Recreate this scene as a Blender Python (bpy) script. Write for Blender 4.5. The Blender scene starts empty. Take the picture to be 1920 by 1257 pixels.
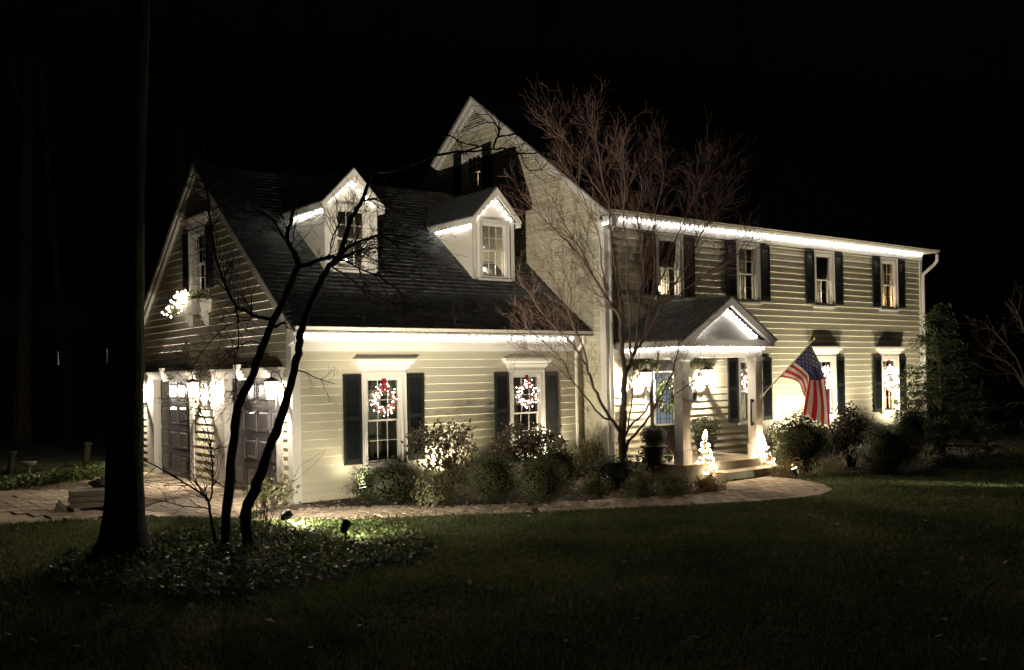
import bpy, bmesh, math, random
import numpy as np
from mathutils import Vector, Matrix
from math import radians, sin, cos, pi, sqrt

S = bpy.context.scene
COL = S.collection
rnd = random.Random(7)

# ------------------------------------------------------------------ camera
YAW, PITCH, ROLL = radians(37.933), radians(0.075), radians(-1.05)
FPX, PPY = 1791.0, 699.1                      # focal length and principal row, in photo pixels
CAM = np.array([-7.03, -15.1, 2.155])
_fw = np.array([sin(YAW) * cos(PITCH), cos(YAW) * cos(PITCH), sin(PITCH)])
_rt = np.array([cos(YAW), -sin(YAW), 0.0])
_up = np.cross(_rt, _fw)
RT = _rt * cos(ROLL) + _up * sin(ROLL)
UP = -_rt * sin(ROLL) + _up * cos(ROLL)
FW = _fw
cd = bpy.data.cameras.new("camera")
cd.sensor_width = 36.0
cd.lens = 36.0 * FPX / 1920.0
cd.shift_y = (PPY - 628.5) / 1920.0
cd.clip_start, cd.clip_end = 0.1, 1000.0
cam = bpy.data.objects.new("camera", cd)
COL.objects.link(cam)
cam.matrix_world = Matrix(((RT[0], UP[0], -FW[0], CAM[0]), (RT[1], UP[1], -FW[1], CAM[1]),
                           (RT[2], UP[2], -FW[2], CAM[2]), (0, 0, 0, 1)))
S.camera = cam

# ------------------------------------------------------------------ world (night), exposure
W = bpy.data.worlds.new("World")
S.world = W
W.use_nodes = True
wn = W.node_tree
bg = wn.nodes["Background"]
sky = wn.nodes.new("ShaderNodeTexSky")
sky.sky_type = 'NISHITA'
sky.sun_disc = False
sky.sun_elevation = radians(-5.0)
sky.sun_rotation = radians(200.0)
wn.links.new(sky.outputs[0], bg.inputs[0])
bg.inputs[1].default_value = 0.15
S.view_settings.view_transform = 'Standard'
S.view_settings.look = 'None'
S.view_settings.exposure = 1.0
S.view_settings.gamma = 1.0
S.view_settings.use_curve_mapping = False
S.cycles.use_denoising = True
S.cycles.denoiser = 'OPENIMAGEDENOISE'
S.cycles.denoising_input_passes = 'RGB_ALBEDO_NORMAL'
S.cycles.denoising_prefilter = 'ACCURATE'
S.cycles.use_adaptive_sampling = False
S.cycles.use_light_tree = True
S.cycles.sample_clamp_indirect = 2.0
S.cycles.sample_clamp_direct = 0.0
S.cycles.max_bounces = 6
S.cycles.diffuse_bounces = 3
S.cycles.glossy_bounces = 3
S.cycles.transparent_max_bounces = 12
S.cycles.caustics_reflective = False
S.cycles.caustics_refractive = False

# ------------------------------------------------------------------ helpers
def ray(x, y):
    return RT * (x - 960) / FPX - UP * (y - PPY) / FPX + FW
def pt(x, y, depth):
    return CAM + ray(x, y) * depth
def onY(x, y, Y):
    d = ray(x, y); return CAM + d * (Y - CAM[1]) / d[1]
def onX(x, y, X):
    d = ray(x, y); return CAM + d * (X - CAM[0]) / d[0]
def onZ(x, y, Z=0.0):
    d = ray(x, y); return CAM + d * (Z - CAM[2]) / d[2]
def depth_of(p):
    return float((np.array(p) - CAM) @ FW)

def tag(o, label=None, cat=None, group=None, kind=None):
    if label: o["label"] = label
    if cat: o["category"] = cat
    if group: o["group"] = group
    if kind: o["kind"] = kind
    return o
def empty(name, loc=(0, 0, 0), rz=0.0):
    o = bpy.data.objects.new(name, None)
    o.empty_display_size = 0.2
    COL.objects.link(o)
    o.location = loc
    o.rotation_euler = (0, 0, rz)
    return o
def link(name, me, parent=None):
    o = bpy.data.objects.new(name, me)
    COL.objects.link(o)
    if parent is not None: o.parent = parent
    return o

class MB:
    """collects geometry in world coordinates and links it as one mesh object"""
    def __init__(s, T=None):
        s.v = []; s.f = []; s.m = []; s.T = T; s.mi = 0
    def add(s, vs, fs):
        n = len(s.v)
        if s.T: vs = [s.T(*p) for p in vs]
        s.v.extend([tuple(p) for p in vs])
        for f in fs:
            s.f.append(tuple(i + n for i in f)); s.m.append(s.mi)
        return s
    def box(s, x0, x1, y0, y1, z0, z1):
        return s.add([(x0, y0, z0), (x1, y0, z0), (x1, y1, z0), (x0, y1, z0), (x0, y0, z1), (x1, y0, z1), (x1, y1, z1), (x0, y1, z1)],
                     [(0, 3, 2, 1), (4, 5, 6, 7), (0, 1, 5, 4), (1, 2, 6, 5), (2, 3, 7, 6), (3, 0, 4, 7)])
    def hexa(s, b, t):
        """b, t: four corner points each (bottom and top ring, same order)"""
        return s.add(list(b) + list(t), [(0, 3, 2, 1), (4, 5, 6, 7), (0, 1, 5, 4), (1, 2, 6, 5), (2, 3, 7, 6), (3, 0, 4, 7)])
    def quad(s, a, b, c, d):
        return s.add([a, b, c, d], [(0, 1, 2, 3)])
    def slab(s, pts, off):
        """polygon pts thickened by the vector off"""
        n = len(pts)
        q = [tuple(np.array(p) + np.array(off)) for p in pts]
        fs = [tuple(range(n))[::-1], tuple(range(n, 2 * n))]
        fs += [(i, (i + 1) % n, n + (i + 1) % n, n + i) for i in range(n)]
        return s.add(list(pts) + q, fs)
    def tube(s, pts, rad, n=6, cap=True):
        pts = [Vector(p) for p in pts]
        k = len(pts)
        if not hasattr(rad, '__len__'): rad = [rad] * k
        vs = []; fs = []
        ref = None
        for i in range(k):
            t = (pts[min(i + 1, k - 1)] - pts[max(i - 1, 0)])
            if t.length < 1e-9: t = Vector((0, 0, 1))
            t.normalize()
            if ref is None:
                ref = Vector((1, 0, 0)) if abs(t.x) < 0.8 else Vector((0, 1, 0))
            u = (ref - t * ref.dot(t))
            if u.length < 1e-6: u = t.orthogonal()
            u.normalize(); ref = u
            w = t.cross(u)
            for j in range(n):
                a = 2 * pi * j / n
                vs.append(tuple(pts[i] + (u * cos(a) + w * sin(a)) * rad[i]))
        for i in range(k - 1):
            for j in range(n):
                a = i * n + j; b = i * n + (j + 1) % n
                fs.append((a, b, b + n, a + n))
        if cap:
            fs.append(tuple(range(n))[::-1]); fs.append(tuple((k - 1) * n + j for j in range(n)))
        return s.add(vs, fs)
    def lathe(s, c, prof, n=16):
        vs = []; fs = []
        for r, z in prof:
            for j in range(n):
                a = 2 * pi * j / n
                vs.append((c[0] + r * cos(a), c[1] + r * sin(a), c[2] + z))
        for i in range(len(prof) - 1):
            for j in range(n):
                a = i * n + j; b = i * n + (j + 1) % n
                fs.append((a, b, b + n, a + n))
        fs.append(tuple(range(n))[::-1]); fs.append(tuple((len(prof) - 1) * n + j for j in range(n)))
        return s.add(vs, fs)
    def ball(s, c, r, n=6, m=4, sz=1.0):
        prof = [(r * sin(pi * i / m), -r * sz * cos(pi * i / m)) for i in range(m + 1)]
        prof[0] = (r * 0.02, -r * sz); prof[-1] = (r * 0.02, r * sz)
        return s.lathe(c, prof, n)
    def build(s, name, mat, parent=None, origin=None, smooth=False):
        if origin is None:
            origin = parent.matrix_basis.translation if parent is not None and parent.type == 'EMPTY' else (0, 0, 0)
            if parent is not None and parent.type != 'EMPTY':
                pp = parent
                origin = Vector((0, 0, 0))
                while pp is not None:
                    origin = origin + pp.matrix_basis.translation; pp = pp.parent
        ox, oy, oz = origin
        me = bpy.data.meshes.new(name)
        me.from_pydata([(x - ox, y - oy, z - oz) for x, y, z in s.v], [], s.f)
        mats = mat if isinstance(mat, (list, tuple)) else [mat]
        for m in mats: me.materials.append(m)
        if len(mats) > 1: me.polygons.foreach_set("material_index", s.m)
        if smooth: me.polygons.foreach_set("use_smooth", [True] * len(me.polygons))
        me.update()
        return link(name, me, parent)

def np_mesh(name, verts, nper, mat, parent=None, origin=(0, 0, 0), smooth=False):
    """verts: (N*nper, 3) array, every nper vertices are one face"""
    verts = np.asarray(verts, dtype=np.float32) - np.array(origin, dtype=np.float32)
    n = len(verts) // nper
    me = bpy.data.meshes.new(name)
    me.vertices.add(len(verts)); me.loops.add(len(verts)); me.polygons.add(n)
    me.vertices.foreach_set("co", verts.ravel())
    me.loops.foreach_set("vertex_index", np.arange(len(verts), dtype=np.int32))
    me.polygons.foreach_set("loop_start", np.arange(0, len(verts), nper, dtype=np.int32))
    me.polygons.foreach_set("loop_total", np.full(n, nper, dtype=np.int32))
    me.materials.append(mat)
    me.update(calc_edges=True)
    return link(name, me, parent)

def inside(poly, x, y):
    """vectorised point in polygon"""
    poly = np.asarray(poly)[:, :2]
    r = np.zeros(len(x), bool)
    j = len(poly) - 1
    for i in range(len(poly)):
        xi, yi = poly[i]; xj, yj = poly[j]
        c = ((yi > y) != (yj > y)) & (x < (xj - xi) * (y - yi) / (yj - yi + 1e-12) + xi)
        r ^= c; j = i
    return r

# ------------------------------------------------------------------ materials
def mat(name, col, rough=0.6, var=0.15, scale=4.0, bump=0.0, bscale=40.0, spec=0.5, stretch=None, rvar=0.0, obj_rand=0.0, metal=0.0, col2=None, trans=0.0):
    m = bpy.data.materials.new(name); m.use_nodes = True
    nt = m.node_tree; N = nt.nodes; L = nt.links
    b = N["Principled BSDF"]
    b.inputs["Roughness"].default_value = rough
    b.inputs["Metallic"].default_value = metal
    b.inputs["Specular IOR Level"].default_value = spec
    geo = N.new("ShaderNodeNewGeometry")
    mp = N.new("ShaderNodeMapping")
    if stretch: mp.inputs["Scale"].default_value = stretch
    L.new(geo.outputs["Position"], mp.inputs["Vector"])
    nz = N.new("ShaderNodeTexNoise"); nz.inputs["Scale"].default_value = scale; nz.inputs["Detail"].default_value = 5.0
    L.new(mp.outputs[0], nz.inputs["Vector"])
    rp = N.new("ShaderNodeValToRGB")
    c2 = col2 if col2 else tuple(min(1, c * (1 + var)) for c in col)
    c1 = tuple(c * (1 - var) for c in col)
    rp.color_ramp.elements[0].position = 0.3; rp.color_ramp.elements[1].position = 0.7
    rp.color_ramp.elements[0].color = (*c1, 1); rp.color_ramp.elements[1].color = (*c2, 1)
    L.new(nz.outputs["Fac"], rp.inputs["Fac"])
    out = rp.outputs["Color"]
    if obj_rand > 0 or rvar > 0:
        oi = N.new("ShaderNodeObjectInfo")
        mr = N.new("ShaderNodeMapRange")
        a = obj_rand
        if rvar > 0:
            a = rvar
            L.new(geo.outputs["Random Per Island"], mr.inputs["Value"])
        else:
            L.new(oi.outputs["Random"], mr.inputs["Value"])
        mr.inputs["To Min"].default_value = 1 - a; mr.inputs["To Max"].default_value = 1 + a
        mx = N.new("ShaderNodeVectorMath"); mx.operation = 'SCALE'
        L.new(out, mx.inputs[0]); L.new(mr.outputs[0], mx.inputs["Scale"])
        out = mx.outputs[0]
    L.new(out, b.inputs["Base Color"])
    if trans > 0:
        tl = N.new("ShaderNodeBsdfTranslucent"); mxs = N.new("ShaderNodeMixShader"); mxs.inputs[0].default_value = trans
        sc = N.new("ShaderNodeVectorMath"); sc.operation = 'SCALE'; sc.inputs["Scale"].default_value = 1.5
        L.new(out, sc.inputs[0]); L.new(sc.outputs[0], tl.inputs[0])
        L.new(b.outputs[0], mxs.inputs[1]); L.new(tl.outputs[0], mxs.inputs[2])
        L.new(mxs.outputs[0], N["Material Output"].inputs[0])
    if bump > 0:
        n2 = N.new("ShaderNodeTexNoise"); n2.inputs["Scale"].default_value = bscale; n2.inputs["Detail"].default_value = 4.0
        L.new(mp.outputs[0], n2.inputs["Vector"])
        bp = N.new("ShaderNodeBump"); bp.inputs["Strength"].default_value = bump; bp.inputs["Distance"].default_value = 0.02
        L.new(n2.outputs["Fac"], bp.inputs["Height"]); L.new(bp.outputs[0], b.inputs["Normal"])
    return m

def emit(name, col, strength):
    m = bpy.data.materials.new(name); m.use_nodes = True
    nt = m.node_tree; nt.nodes.clear()
    e = nt.nodes.new("ShaderNodeEmission"); e.inputs[0].default_value = (*col, 1); e.inputs[1].default_value = strength
    o = nt.nodes.new("ShaderNodeOutputMaterial"); nt.links.new(e.outputs[0], o.inputs[0])
    return m

def glass_mat(name, glow=None, gs=0.0, tint=(0.9, 0.93, 0.92)):
    m = bpy.data.materials.new(name); m.use_nodes = True
    nt = m.node_tree; nt.nodes.clear(); N = nt.nodes; L = nt.links
    t = N.new("ShaderNodeBsdfTransparent"); t.inputs[0].default_value = (*tint, 1)
    g = N.new("ShaderNodeBsdfGlossy"); g.inputs["Roughness"].default_value = 0.03
    fr = N.new("ShaderNodeFresnel"); fr.inputs[0].default_value = 1.5
    mx = N.new("ShaderNodeMixShader"); L.new(fr.outputs[0], mx.inputs[0]); L.new(t.outputs[0], mx.inputs[1]); L.new(g.outputs[0], mx.inputs[2])
    out = mx.outputs[0]
    if glow:
        e = N.new("ShaderNodeEmission"); e.inputs[0].default_value = (*glow, 1); e.inputs[1].default_value = gs
        ad = N.new("ShaderNodeAddShader"); L.new(out, ad.inputs[0]); L.new(e.outputs[0], ad.inputs[1]); out = ad.outputs[0]
    o = N.new("ShaderNodeOutputMaterial"); L.new(out, o.inputs[0])
    return m

M = {}
M['siding'] = mat('siding_paint', (0.475, 0.440, 0.332), 0.5, 0.05, 1.5, 0.12, 30, stretch=(.4, .4, 6), obj_rand=0.055)
M['trim'] = mat('white_trim_paint', (0.56, 0.535, 0.485), 0.45, 0.05, 2.0, 0.05, 30)
M['panel'] = mat('cream_dormer_panel', (0.58, 0.54, 0.45), 0.7, 0.05, 3.0, 0.1, 60)
M['shutter'] = mat('black_green_shutter_paint', (0.012, 0.014, 0.014), 0.35, 0.2, 5.0)
M['roof'] = mat('dark_asphalt_shingle', (0.13, 0.137, 0.137), 0.95, 0.3, 9.0, 0.5, 160, rvar=0.30, spec=0.15)
M['gutter'] = mat('cream_gutter_metal', (0.55, 0.51, 0.42), 0.4, 0.08, 3.0)
M['garage'] = mat('dark_grey_garage_paint', (0.10, 0.092, 0.098), 0.26, 0.10, 6.0, 0.06, 70)
M['doorblack'] = mat('black_door_paint', (0.014, 0.013, 0.013), 0.3, 0.2, 4)
M['brass'] = mat('dark_bronze_metal', (0.06, 0.045, 0.03), 0.35, 0.2, 20, metal=0.8)
M['black'] = mat('black_metal', (0.012, 0.012, 0.012), 0.4, 0.2, 10)
M['glass'] = glass_mat('window_glass')
M['leaded'] = glass_mat('glowing_door_glass', (0.75, 0.85, 1.0), 0.12)  # pane gives off a faint bluish glow itself, no lamp behind it
M['room'] = mat('dim_room_wall', (0.18, 0.16, 0.13), 0.9, 0.2, 2.0)
M['roomdark'] = mat('dark_room_wall', (0.20, 0.195, 0.15), 0.9, 0.4, 3.0)
M['curtain'] = mat('pale_curtain_cloth', (0.55, 0.52, 0.42), 0.9, 0.1, 8.0)
M['shade'] = mat('grey_window_shade', (0.16, 0.155, 0.14), 0.9, 0.08, 12.0)
M['stone'] = mat('bluestone_step', (0.33, 0.28, 0.22), 0.8, 0.2, 5.0, 0.3, 50)
M['brick'] = mat('tan_paver', (0.45, 0.355, 0.26), 0.85, 0.2, 9.0, 0.4, 90, obj_rand=0.22)
M['brickstuff'] = mat('tan_paver_fill', (0.45, 0.355, 0.26), 0.85, 0.2, 9.0, 0.4, 90, rvar=0.22)
M['sand'] = mat('joint_sand', (0.035, 0.028, 0.02), 0.95, 0.3, 30)
M['drive'] = mat('driveway_surface', (0.43, 0.34, 0.235), 0.9, 0.25, 1.6, 0.3, 60)
M['lawn'] = mat('lawn_soil_turf', (0.035, 0.043, 0.017), 0.95, 0.45, 1.3, 0.8, 40)
M['grass'] = mat('grass_blade', (0.105, 0.145, 0.058), 0.7, 0.45, 0.8, col2=(0.125, 0.128, 0.062), spec=0.2, rvar=0.45, trans=0.5)
M['mulch'] = mat('brown_mulch', (0.040, 0.026, 0.018), 0.95, 0.4, 25, 0.9, 60)
M['ivy'] = mat('ivy_leaf', (0.075, 0.098, 0.032), 0.5, 0.35, 3.0, rvar=0.6, spec=0.25, trans=0.35)
M['box'] = mat('boxwood_leaf', (0.078, 0.086, 0.040), 0.7, 0.3, 3.0, rvar=0.55, spec=0.2, trans=0.35)
M['holly'] = mat('dark_holly_leaf', (0.060, 0.070, 0.034), 0.5, 0.3, 3.0, rvar=0.55, spec=0.35, trans=0.35)
M['core'] = mat('near_black_matte', (0.020, 0.020, 0.012), 1.0, 0.4, 20, 1.0, 40, spec=0.0)  # shade inside the shrubs put into a near-black colour; posts share it
M['pale'] = mat('variegated_leaf', (0.17, 0.17, 0.075), 0.5, 0.25, 4.0, rvar=0.45, trans=0.35)
M['nandina'] = mat('nandina_leaf', (0.075, 0.062, 0.035), 0.4, 0.35, 4.0, rvar=0.5, trans=0.35)
M['yew'] = mat('yew_needle', (0.042, 0.054, 0.024), 0.55, 0.25, 3.0, rvar=0.5)
M['rust'] = mat('orange_brown_leaf', (0.19, 0.13, 0.06), 0.8, 0.3, 4.0, rvar=0.4, trans=0.35)  # perennials by the cone: its orange light is put into this colour
M['conifer'] = mat('conifer_needle', (0.065, 0.085, 0.03), 0.6, 0.3, 2.0, rvar=0.5, trans=0.35)
M['deadleaf'] = mat('fallen_leaf', (0.24, 0.18, 0.13), 0.7, 0.3, 5.0, rvar=0.5, trans=0.35)
M['bark'] = mat('dogwood_bark', (0.045, 0.038, 0.032), 0.9, 0.35, 12, 0.8, 50, stretch=(1, 1, .4))
M['bigbark'] = mat('furrowed_bark', (0.05, 0.042, 0.035), 0.95, 0.4, 14, 1.0, 40, stretch=(1, 1, .15))
M['maplebark'] = mat('maple_bark', (0.14, 0.105, 0.075), 0.85, 0.25, 10, 0.5, 60, stretch=(1, 1, .5))
M['mapletwig'] = mat('red_maple_twig', (0.12, 0.068, 0.050), 0.8, 0.25, 4)
M['palewig'] = mat('pale_twig', (0.17, 0.14, 0.10), 0.8, 0.25, 6)  # paler than the dogwood bark: floodlight on its drooping branch put into colour
M['pot'] = mat('black_planter_glaze', (0.015, 0.016, 0.018), 0.35, 0.2, 5)
M['red'] = mat('red_ribbon', (0.22, 0.006, 0.012), 0.5, 0.2, 20)
M['flagred'] = mat('flag_red', (0.42, 0.022, 0.04), 0.8, 0.08, 10, 0.05, 200, trans=0.45)
M['flagwhite'] = mat('flag_white', (0.62, 0.57, 0.50), 0.8, 0.05, 10, 0.05, 200, trans=0.45)
M['flagblue'] = mat('flag_blue', (0.035, 0.04, 0.085), 0.8, 0.1, 10, 0.05, 200, trans=0.45)
M['pole'] = mat('pale_wooden_pole', (0.55, 0.48, 0.36), 0.5, 0.1, 8)
M['gold'] = mat('gilt_finial', (0.7, 0.5, 0.2), 0.3, 0.1, 8, metal=0.9)
M['timber'] = mat('weathered_timber', (0.28, 0.25, 0.20), 0.85, 0.25, 3, 0.4, 40, stretch=(.3, 3, 3))
M['concrete'] = mat('weathered_concrete', (0.10, 0.097, 0.09), 0.9, 0.2, 6, 0.4, 40)
M['wreathtwig'] = mat('red_brown_wreath_twig', (0.26, 0.10, 0.06), 0.7, 0.3, 20)
M['wire'] = mat('green_light_wire', (0.03, 0.05, 0.03), 0.6, 0.1, 10)
M['garland'] = mat('evergreen_garland', (0.10, 0.12, 0.05), 0.5, 0.3, 8, rvar=0.5, trans=0.35)
M['bulb'] = emit('cool_white_bulb', (1.0, 0.94, 0.91), 14.0)
M['wreathbulb'] = emit('wreath_bulb', (1.0, 0.88, 0.72), 9.0)
M['conebulb'] = emit('warm_tree_bulb', (1.0, 0.74, 0.44), 60.0)
M['candle'] = emit('candle_bulb', (1.0, 0.72, 0.38), 60.0)
M['candlecool'] = emit('pale_candle_bulb', (1.0, 0.84, 0.62), 45.0)
M['lampbulb'] = emit('lantern_bulb', (1.0, 0.86, 0.66), 260.0)
M['lampglass'] = glass_mat('lit_lantern_glass', (1.0, 0.90, 0.76), 2.0, (0.85, 0.85, 0.85))
M['floodlens'] = emit('floodlight_lens', (1.0, 0.86, 0.62), 8.0)
M['farwindow'] = emit('far_lit_window', (0.55, 0.68, 1.0), 0.12)

def spot(name, loc, target, watts, col, size=80, blend=0.6, radius=0.04, parent=None):
    l = bpy.data.lights.new(name, 'SPOT')
    l.energy = watts; l.color = col; l.spot_size = radians(size); l.spot_blend = blend; l.shadow_soft_size = radius
    o = bpy.data.objects.new(name, l); COL.objects.link(o)
    d = Vector(target) - Vector(loc)
    o.rotation_euler = d.to_track_quat('-Z', 'Y').to_euler()
    if parent is not None:
        o.parent = parent
        o.location = Vector(loc) - parent.location
    else: o.location = loc
    return o

# ================================================================== SETTING
def flat(name, pts, z, m, kind='structure'):
    b = MB(); b.add([(p[0], p[1], z) for p in pts], [tuple(range(len(pts)))])
    o = b.build(name, m); tag(o, kind=kind); return o

lawn = MB()
G = 48
xs = [-140 + 280 * (i / G) for i in range(G + 1)]
for j in range(G):
    for i in range(G):
        lawn.add([(xs[i], xs[j], 0), (xs[i + 1], xs[j], 0), (xs[i + 1], xs[j + 1], 0), (xs[i], xs[j + 1], 0)], [(0, 1, 2, 3)])
tag(lawn.build('lawn', M['lawn']), kind='structure')

PATH_TOP = [(505, 962), (560, 957), (700, 952), (850, 952), (1000, 947), (1100, 943), (1200, 936), (1300, 930), (1362, 924), (1362, 908), (1440, 897), (1500, 903), (1545, 912), (1562, 922)]
PATH_BOT = [(1540, 932), (1480, 939), (1400, 945), (1300, 950), (1156, 957), (1000, 963), (850, 969), (700, 975), (560, 978), (470, 979)]
path_poly = [onZ(*p)[:2] for p in PATH_TOP + PATH_BOT]
drive_poly = [(-9.5, 1.0), (-4.3, 1.2), (-2.4, .25), (-1.35, -.85), (-0.85, -.35), (-.35, .1), (0.16, .35), (0.16, 9.0), (-1.0, 9.0), (-3.2, 7.4), (-9.5, 8.2)]
flat('driveway', drive_poly, 0.012, M['drive'])
path = flat('path', path_poly, 0.010, M['sand'])
bed_top = [(520, 956)] + [(x, y) for x, y in PATH_TOP[1:9]]
mulch_pts = [onZ(*p)[:2] for p in [(515, 957)] + PATH_TOP[1:10]]
mulch_poly = list(mulch_pts) + [(7.0, -2.5), (7.0, -.76), (6.63, -.76), (6.63, 0.0), (0.0, 0.0), (-.45, -.2)]
flat('mulch_bed', mulch_poly, 0.016, M['mulch'])
mulch2 = [(8.9, -3.1), (9.6, -2.4), (9.6, -.76), (19.3, -.76), (19.3, -3.2), (16, -4.2), (12, -4.3), (10.2, -4.1), (9.2, -3.7)]
flat('mulch_bed', mulch2, 0.016, M['mulch'])

# pavers in a herringbone
def herring(poly, cell, z0, h, jig):
    P = np.asarray(poly); out = []
    x0, y0 = P.min(0); x1, y1 = P.max(0)
    for i in range(int((x1 - x0) / cell) + 3):
        for j in range(int((y1 - y0) / cell) + 3):
            m = (i - j) % 4
            x = x0 + i * cell; y = y0 + j * cell
            if m == 0: out.append((x, y, 2 * cell, cell))
            elif m == 3: out.append((x, y, cell, 2 * cell))
    a = np.array(out)
    keep = inside(poly, a[:, 0] + a[:, 2] / 2, a[:, 1] + a[:, 3] / 2)
    return a[keep]
def edge_dist(poly, x, y):
    P = np.asarray(poly, float); d = np.full(len(x), 1e9)
    for i in range(len(P)):
        a, c = P[i], P[(i + 1) % len(P)]; e = c - a; L = (e * e).sum() + 1e-12
        t = np.clip(((x - a[0]) * e[0] + (y - a[1]) * e[1]) / L, 0, 1)
        d = np.minimum(d, np.hypot(x - a[0] - t * e[0], y - a[1] - t * e[1]))
    return d
br = herring(path_poly, 0.125, 0, 0, 0)
br = br[edge_dist(path_poly, br[:, 0] + br[:, 2] / 2, br[:, 1] + br[:, 3] / 2) > .20]
dist = np.hypot(br[:, 0] - CAM[0], br[:, 1] - CAM[1])
br = br[np.argsort(dist)]
brick_me = {}
for k in (0, 1):
    b = MB(); w, d = (0.228, 0.103) if k == 0 else (0.103, 0.228)
    e = 0.006
    b.add([(-w/2, -d/2, -.03), (w/2, -d/2, -.03), (w/2, d/2, -.03), (-w/2, d/2, -.03),
           (-w/2, -d/2, .020), (w/2, -d/2, .020), (w/2, d/2, .020), (-w/2, d/2, .020),
           (-w/2+e, -d/2+e, .027), (w/2-e, -d/2+e, .027), (w/2-e, d/2-e, .027), (-w/2+e, d/2-e, .027)],
          [(8, 9, 10, 11)] + [(i, (i+1) % 4, 4+(i+1) % 4, 4+i) for i in range(4)] + [(4+i, 4+(i+1) % 4, 8+(i+1) % 4, 8+i) for i in range(4)])
    o = b.build('brick', M['brick']); brick_me[k] = o.data; bpy.data.objects.remove(o)
# a soldier course along both edges of the path
edge = []
loop = [np.array(p) for p in path_poly]
cen = np.mean(path_poly, 0)
for i in range(len(loop)):
    a, c = loop[i], loop[(i + 1) % len(loop)]
    L = np.linalg.norm(c - a); e = (c - a) / max(L, 1e-9); nrm_ = np.array([-e[1], e[0]])
    m = (a + c) / 2 + nrm_ * .05
    if not inside(path_poly, np.array([m[0]]), np.array([m[1]]))[0]: nrm_ = -nrm_
    for k in range(int(L / .121)):
        q = a + e * (.0605 + k * .121) + nrm_ * .12
        edge.append((q[0], q[1], math.atan2(nrm_[1], nrm_[0])))
edge.sort(key=lambda q: (q[0] - CAM[0]) ** 2 + (q[1] - CAM[1]) ** 2)
for q in edge[:110]:
    o = link('brick', brick_me[0], path); o.location = (q[0], q[1], .012 + rnd.uniform(-.003, .003)); o.rotation_euler = (0, 0, q[2] + rnd.uniform(-.03, .03))
stuff = MB()
for q in edge[110:]:
    c_, s_ = cos(q[2]), sin(q[2]); z = .038 + rnd.uniform(-.003, .003)
    cs = [(q[0] + c_ * u_ - s_ * v_, q[1] + s_ * u_ + c_ * v_) for u_, v_ in ((-.116, -.055), (.116, -.055), (.116, .055), (-.116, .055))]
    stuff.hexa([(x_, y_, -.02) for x_, y_ in cs], [(x_, y_, z) for x_, y_ in cs])
for i, (x, y, w, d) in enumerate(br):
    z = 0.012 + rnd.uniform(-.003, .004)
    if i < 185:
        o = link('brick', brick_me[0 if w > d else 1], path)
        o.location = (x + w/2, y + d/2, z)
        o.rotation_euler = (rnd.uniform(-.012, .012), rnd.uniform(-.012, .012), rnd.uniform(-.02, .02))
    else:
        stuff.box(x + .007, x + w - .007, y + .007, y + d - .007, -.02, z + .027)
if stuff.v: tag(stuff.build('bricks', M['brickstuff'], path), kind='stuff')
db = herring([(-3.4, .9), (-2.4, .3), (-1.3, -.8), (-.3, .05), (.02, .3), (.02, 5.5), (-2.2, 6.5), (-4.2, 3.5)], 0.16, 0, 0, 0)
stuff = MB()
for x, y, w, d in db:
    z = 0.034 + rnd.uniform(-.006, .006)
    stuff.box(x + .008, x + w - .008, y + .008, y + d - .008, 0.0, z)
drv = bpy.data.objects['driveway']
tag(stuff.build('paving_bricks', M['brickstuff'], drv), kind='stuff')

# ================================================================== HOUSE
house = empty('house')
tag(house, 'two storey cream clapboard house with black shutters, attached garage and lit eaves', 'house')
XM, YM, XR = 6.64, -0.75, 19.05        # main block: end wall, front wall, far corner
YB = 8.13                              # back wall of main block
GD = 8.5                               # garage depth
def TF(Y):   return lambda a, d, z: (a, Y - d, z)          # front facing walls: a = x
def TX(X):   return lambda a, d, z: (X - d, a, z)          # walls facing -x: a = y
EXP = 0.152

SHORT = MB()
def boards(T, z0, z1, lim, openings, z_first=None):
    """lap siding; lim(z) -> (a0, a1); every board between openings is its own object"""
    z = z0
    while z < z1 - 0.02:
        zt = min(z + EXP, z1)
        a0b, a1b = lim(z); a0t, a1t = lim(zt)
        if a1b - a0b < 0.06: break
        cuts = sorted([(o[0], o[1]) for o in openings if min(zt, o[3]) - max(z, o[2]) > 0.35 * (zt - z)])
        segs = []; s = a0b
        for c0, c1 in cuts:
            if c0 > s: segs.append((s, min(c0, a1b)))
            s = max(s, c1)
        if s < a1b: segs.append((s, a1b))
        for s0, s1 in segs:
            if s1 - s0 < 0.05: continue
            t0 = max(s0, a0t) if s0 == a0b else s0
            t1 = min(s1, a1t) if s1 == a1b else s1
            if t1 <= t0: t0 = t1 = (s0 + s1) / 2; t1 += .01
            b = MB(T)
            jog = rnd.uniform(-.0015, .0015)
            zb = z - 0.004
            ztt = zt + 0.018
            fr_ = .034 + jog; n_ = 5
            prof = [(0.0, zb), (fr_ - .007, zb), (fr_, zb + .0075), (.005, ztt), (-.004, ztt)]
            ea = [s0, s0, s0 + (t0 - s0) * .1, t0, t0]; eb = [s1, s1, s1 + (t1 - s1) * .1, t1, t1]
            b.add([(ea[q], prof[q][0], prof[q][1]) for q in range(5)] + [(eb[q], prof[q][0], prof[q][1]) for q in range(5)],
                  [(0, 1, 2, 3, 4), (9, 8, 7, 6, 5)] + [(q, q + 5, (q + 1) % 5 + 5, (q + 1) % 5) for q in range(5)])
            if s1 - s0 < .42: SHORT.v += [(x_, y_, z_) for x_, y_, z_ in b.v]; SHORT.f += [tuple(q_ + len(SHORT.v) - len(b.v) for q_ in f_) for f_ in b.f]; SHORT.m += b.m
            else: b.build('siding_board', M['siding'], house)
        z = zt

WINDOWS = []
def trim_box(T, a0, a1, d0, d1, z0, z1, name='trim_board', m=None, parent=None):
    b = MB(T); b.box(a0, a1, d0, d1, z0, z1)
    return b.build(name, m or M['trim'], parent or house)

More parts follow.
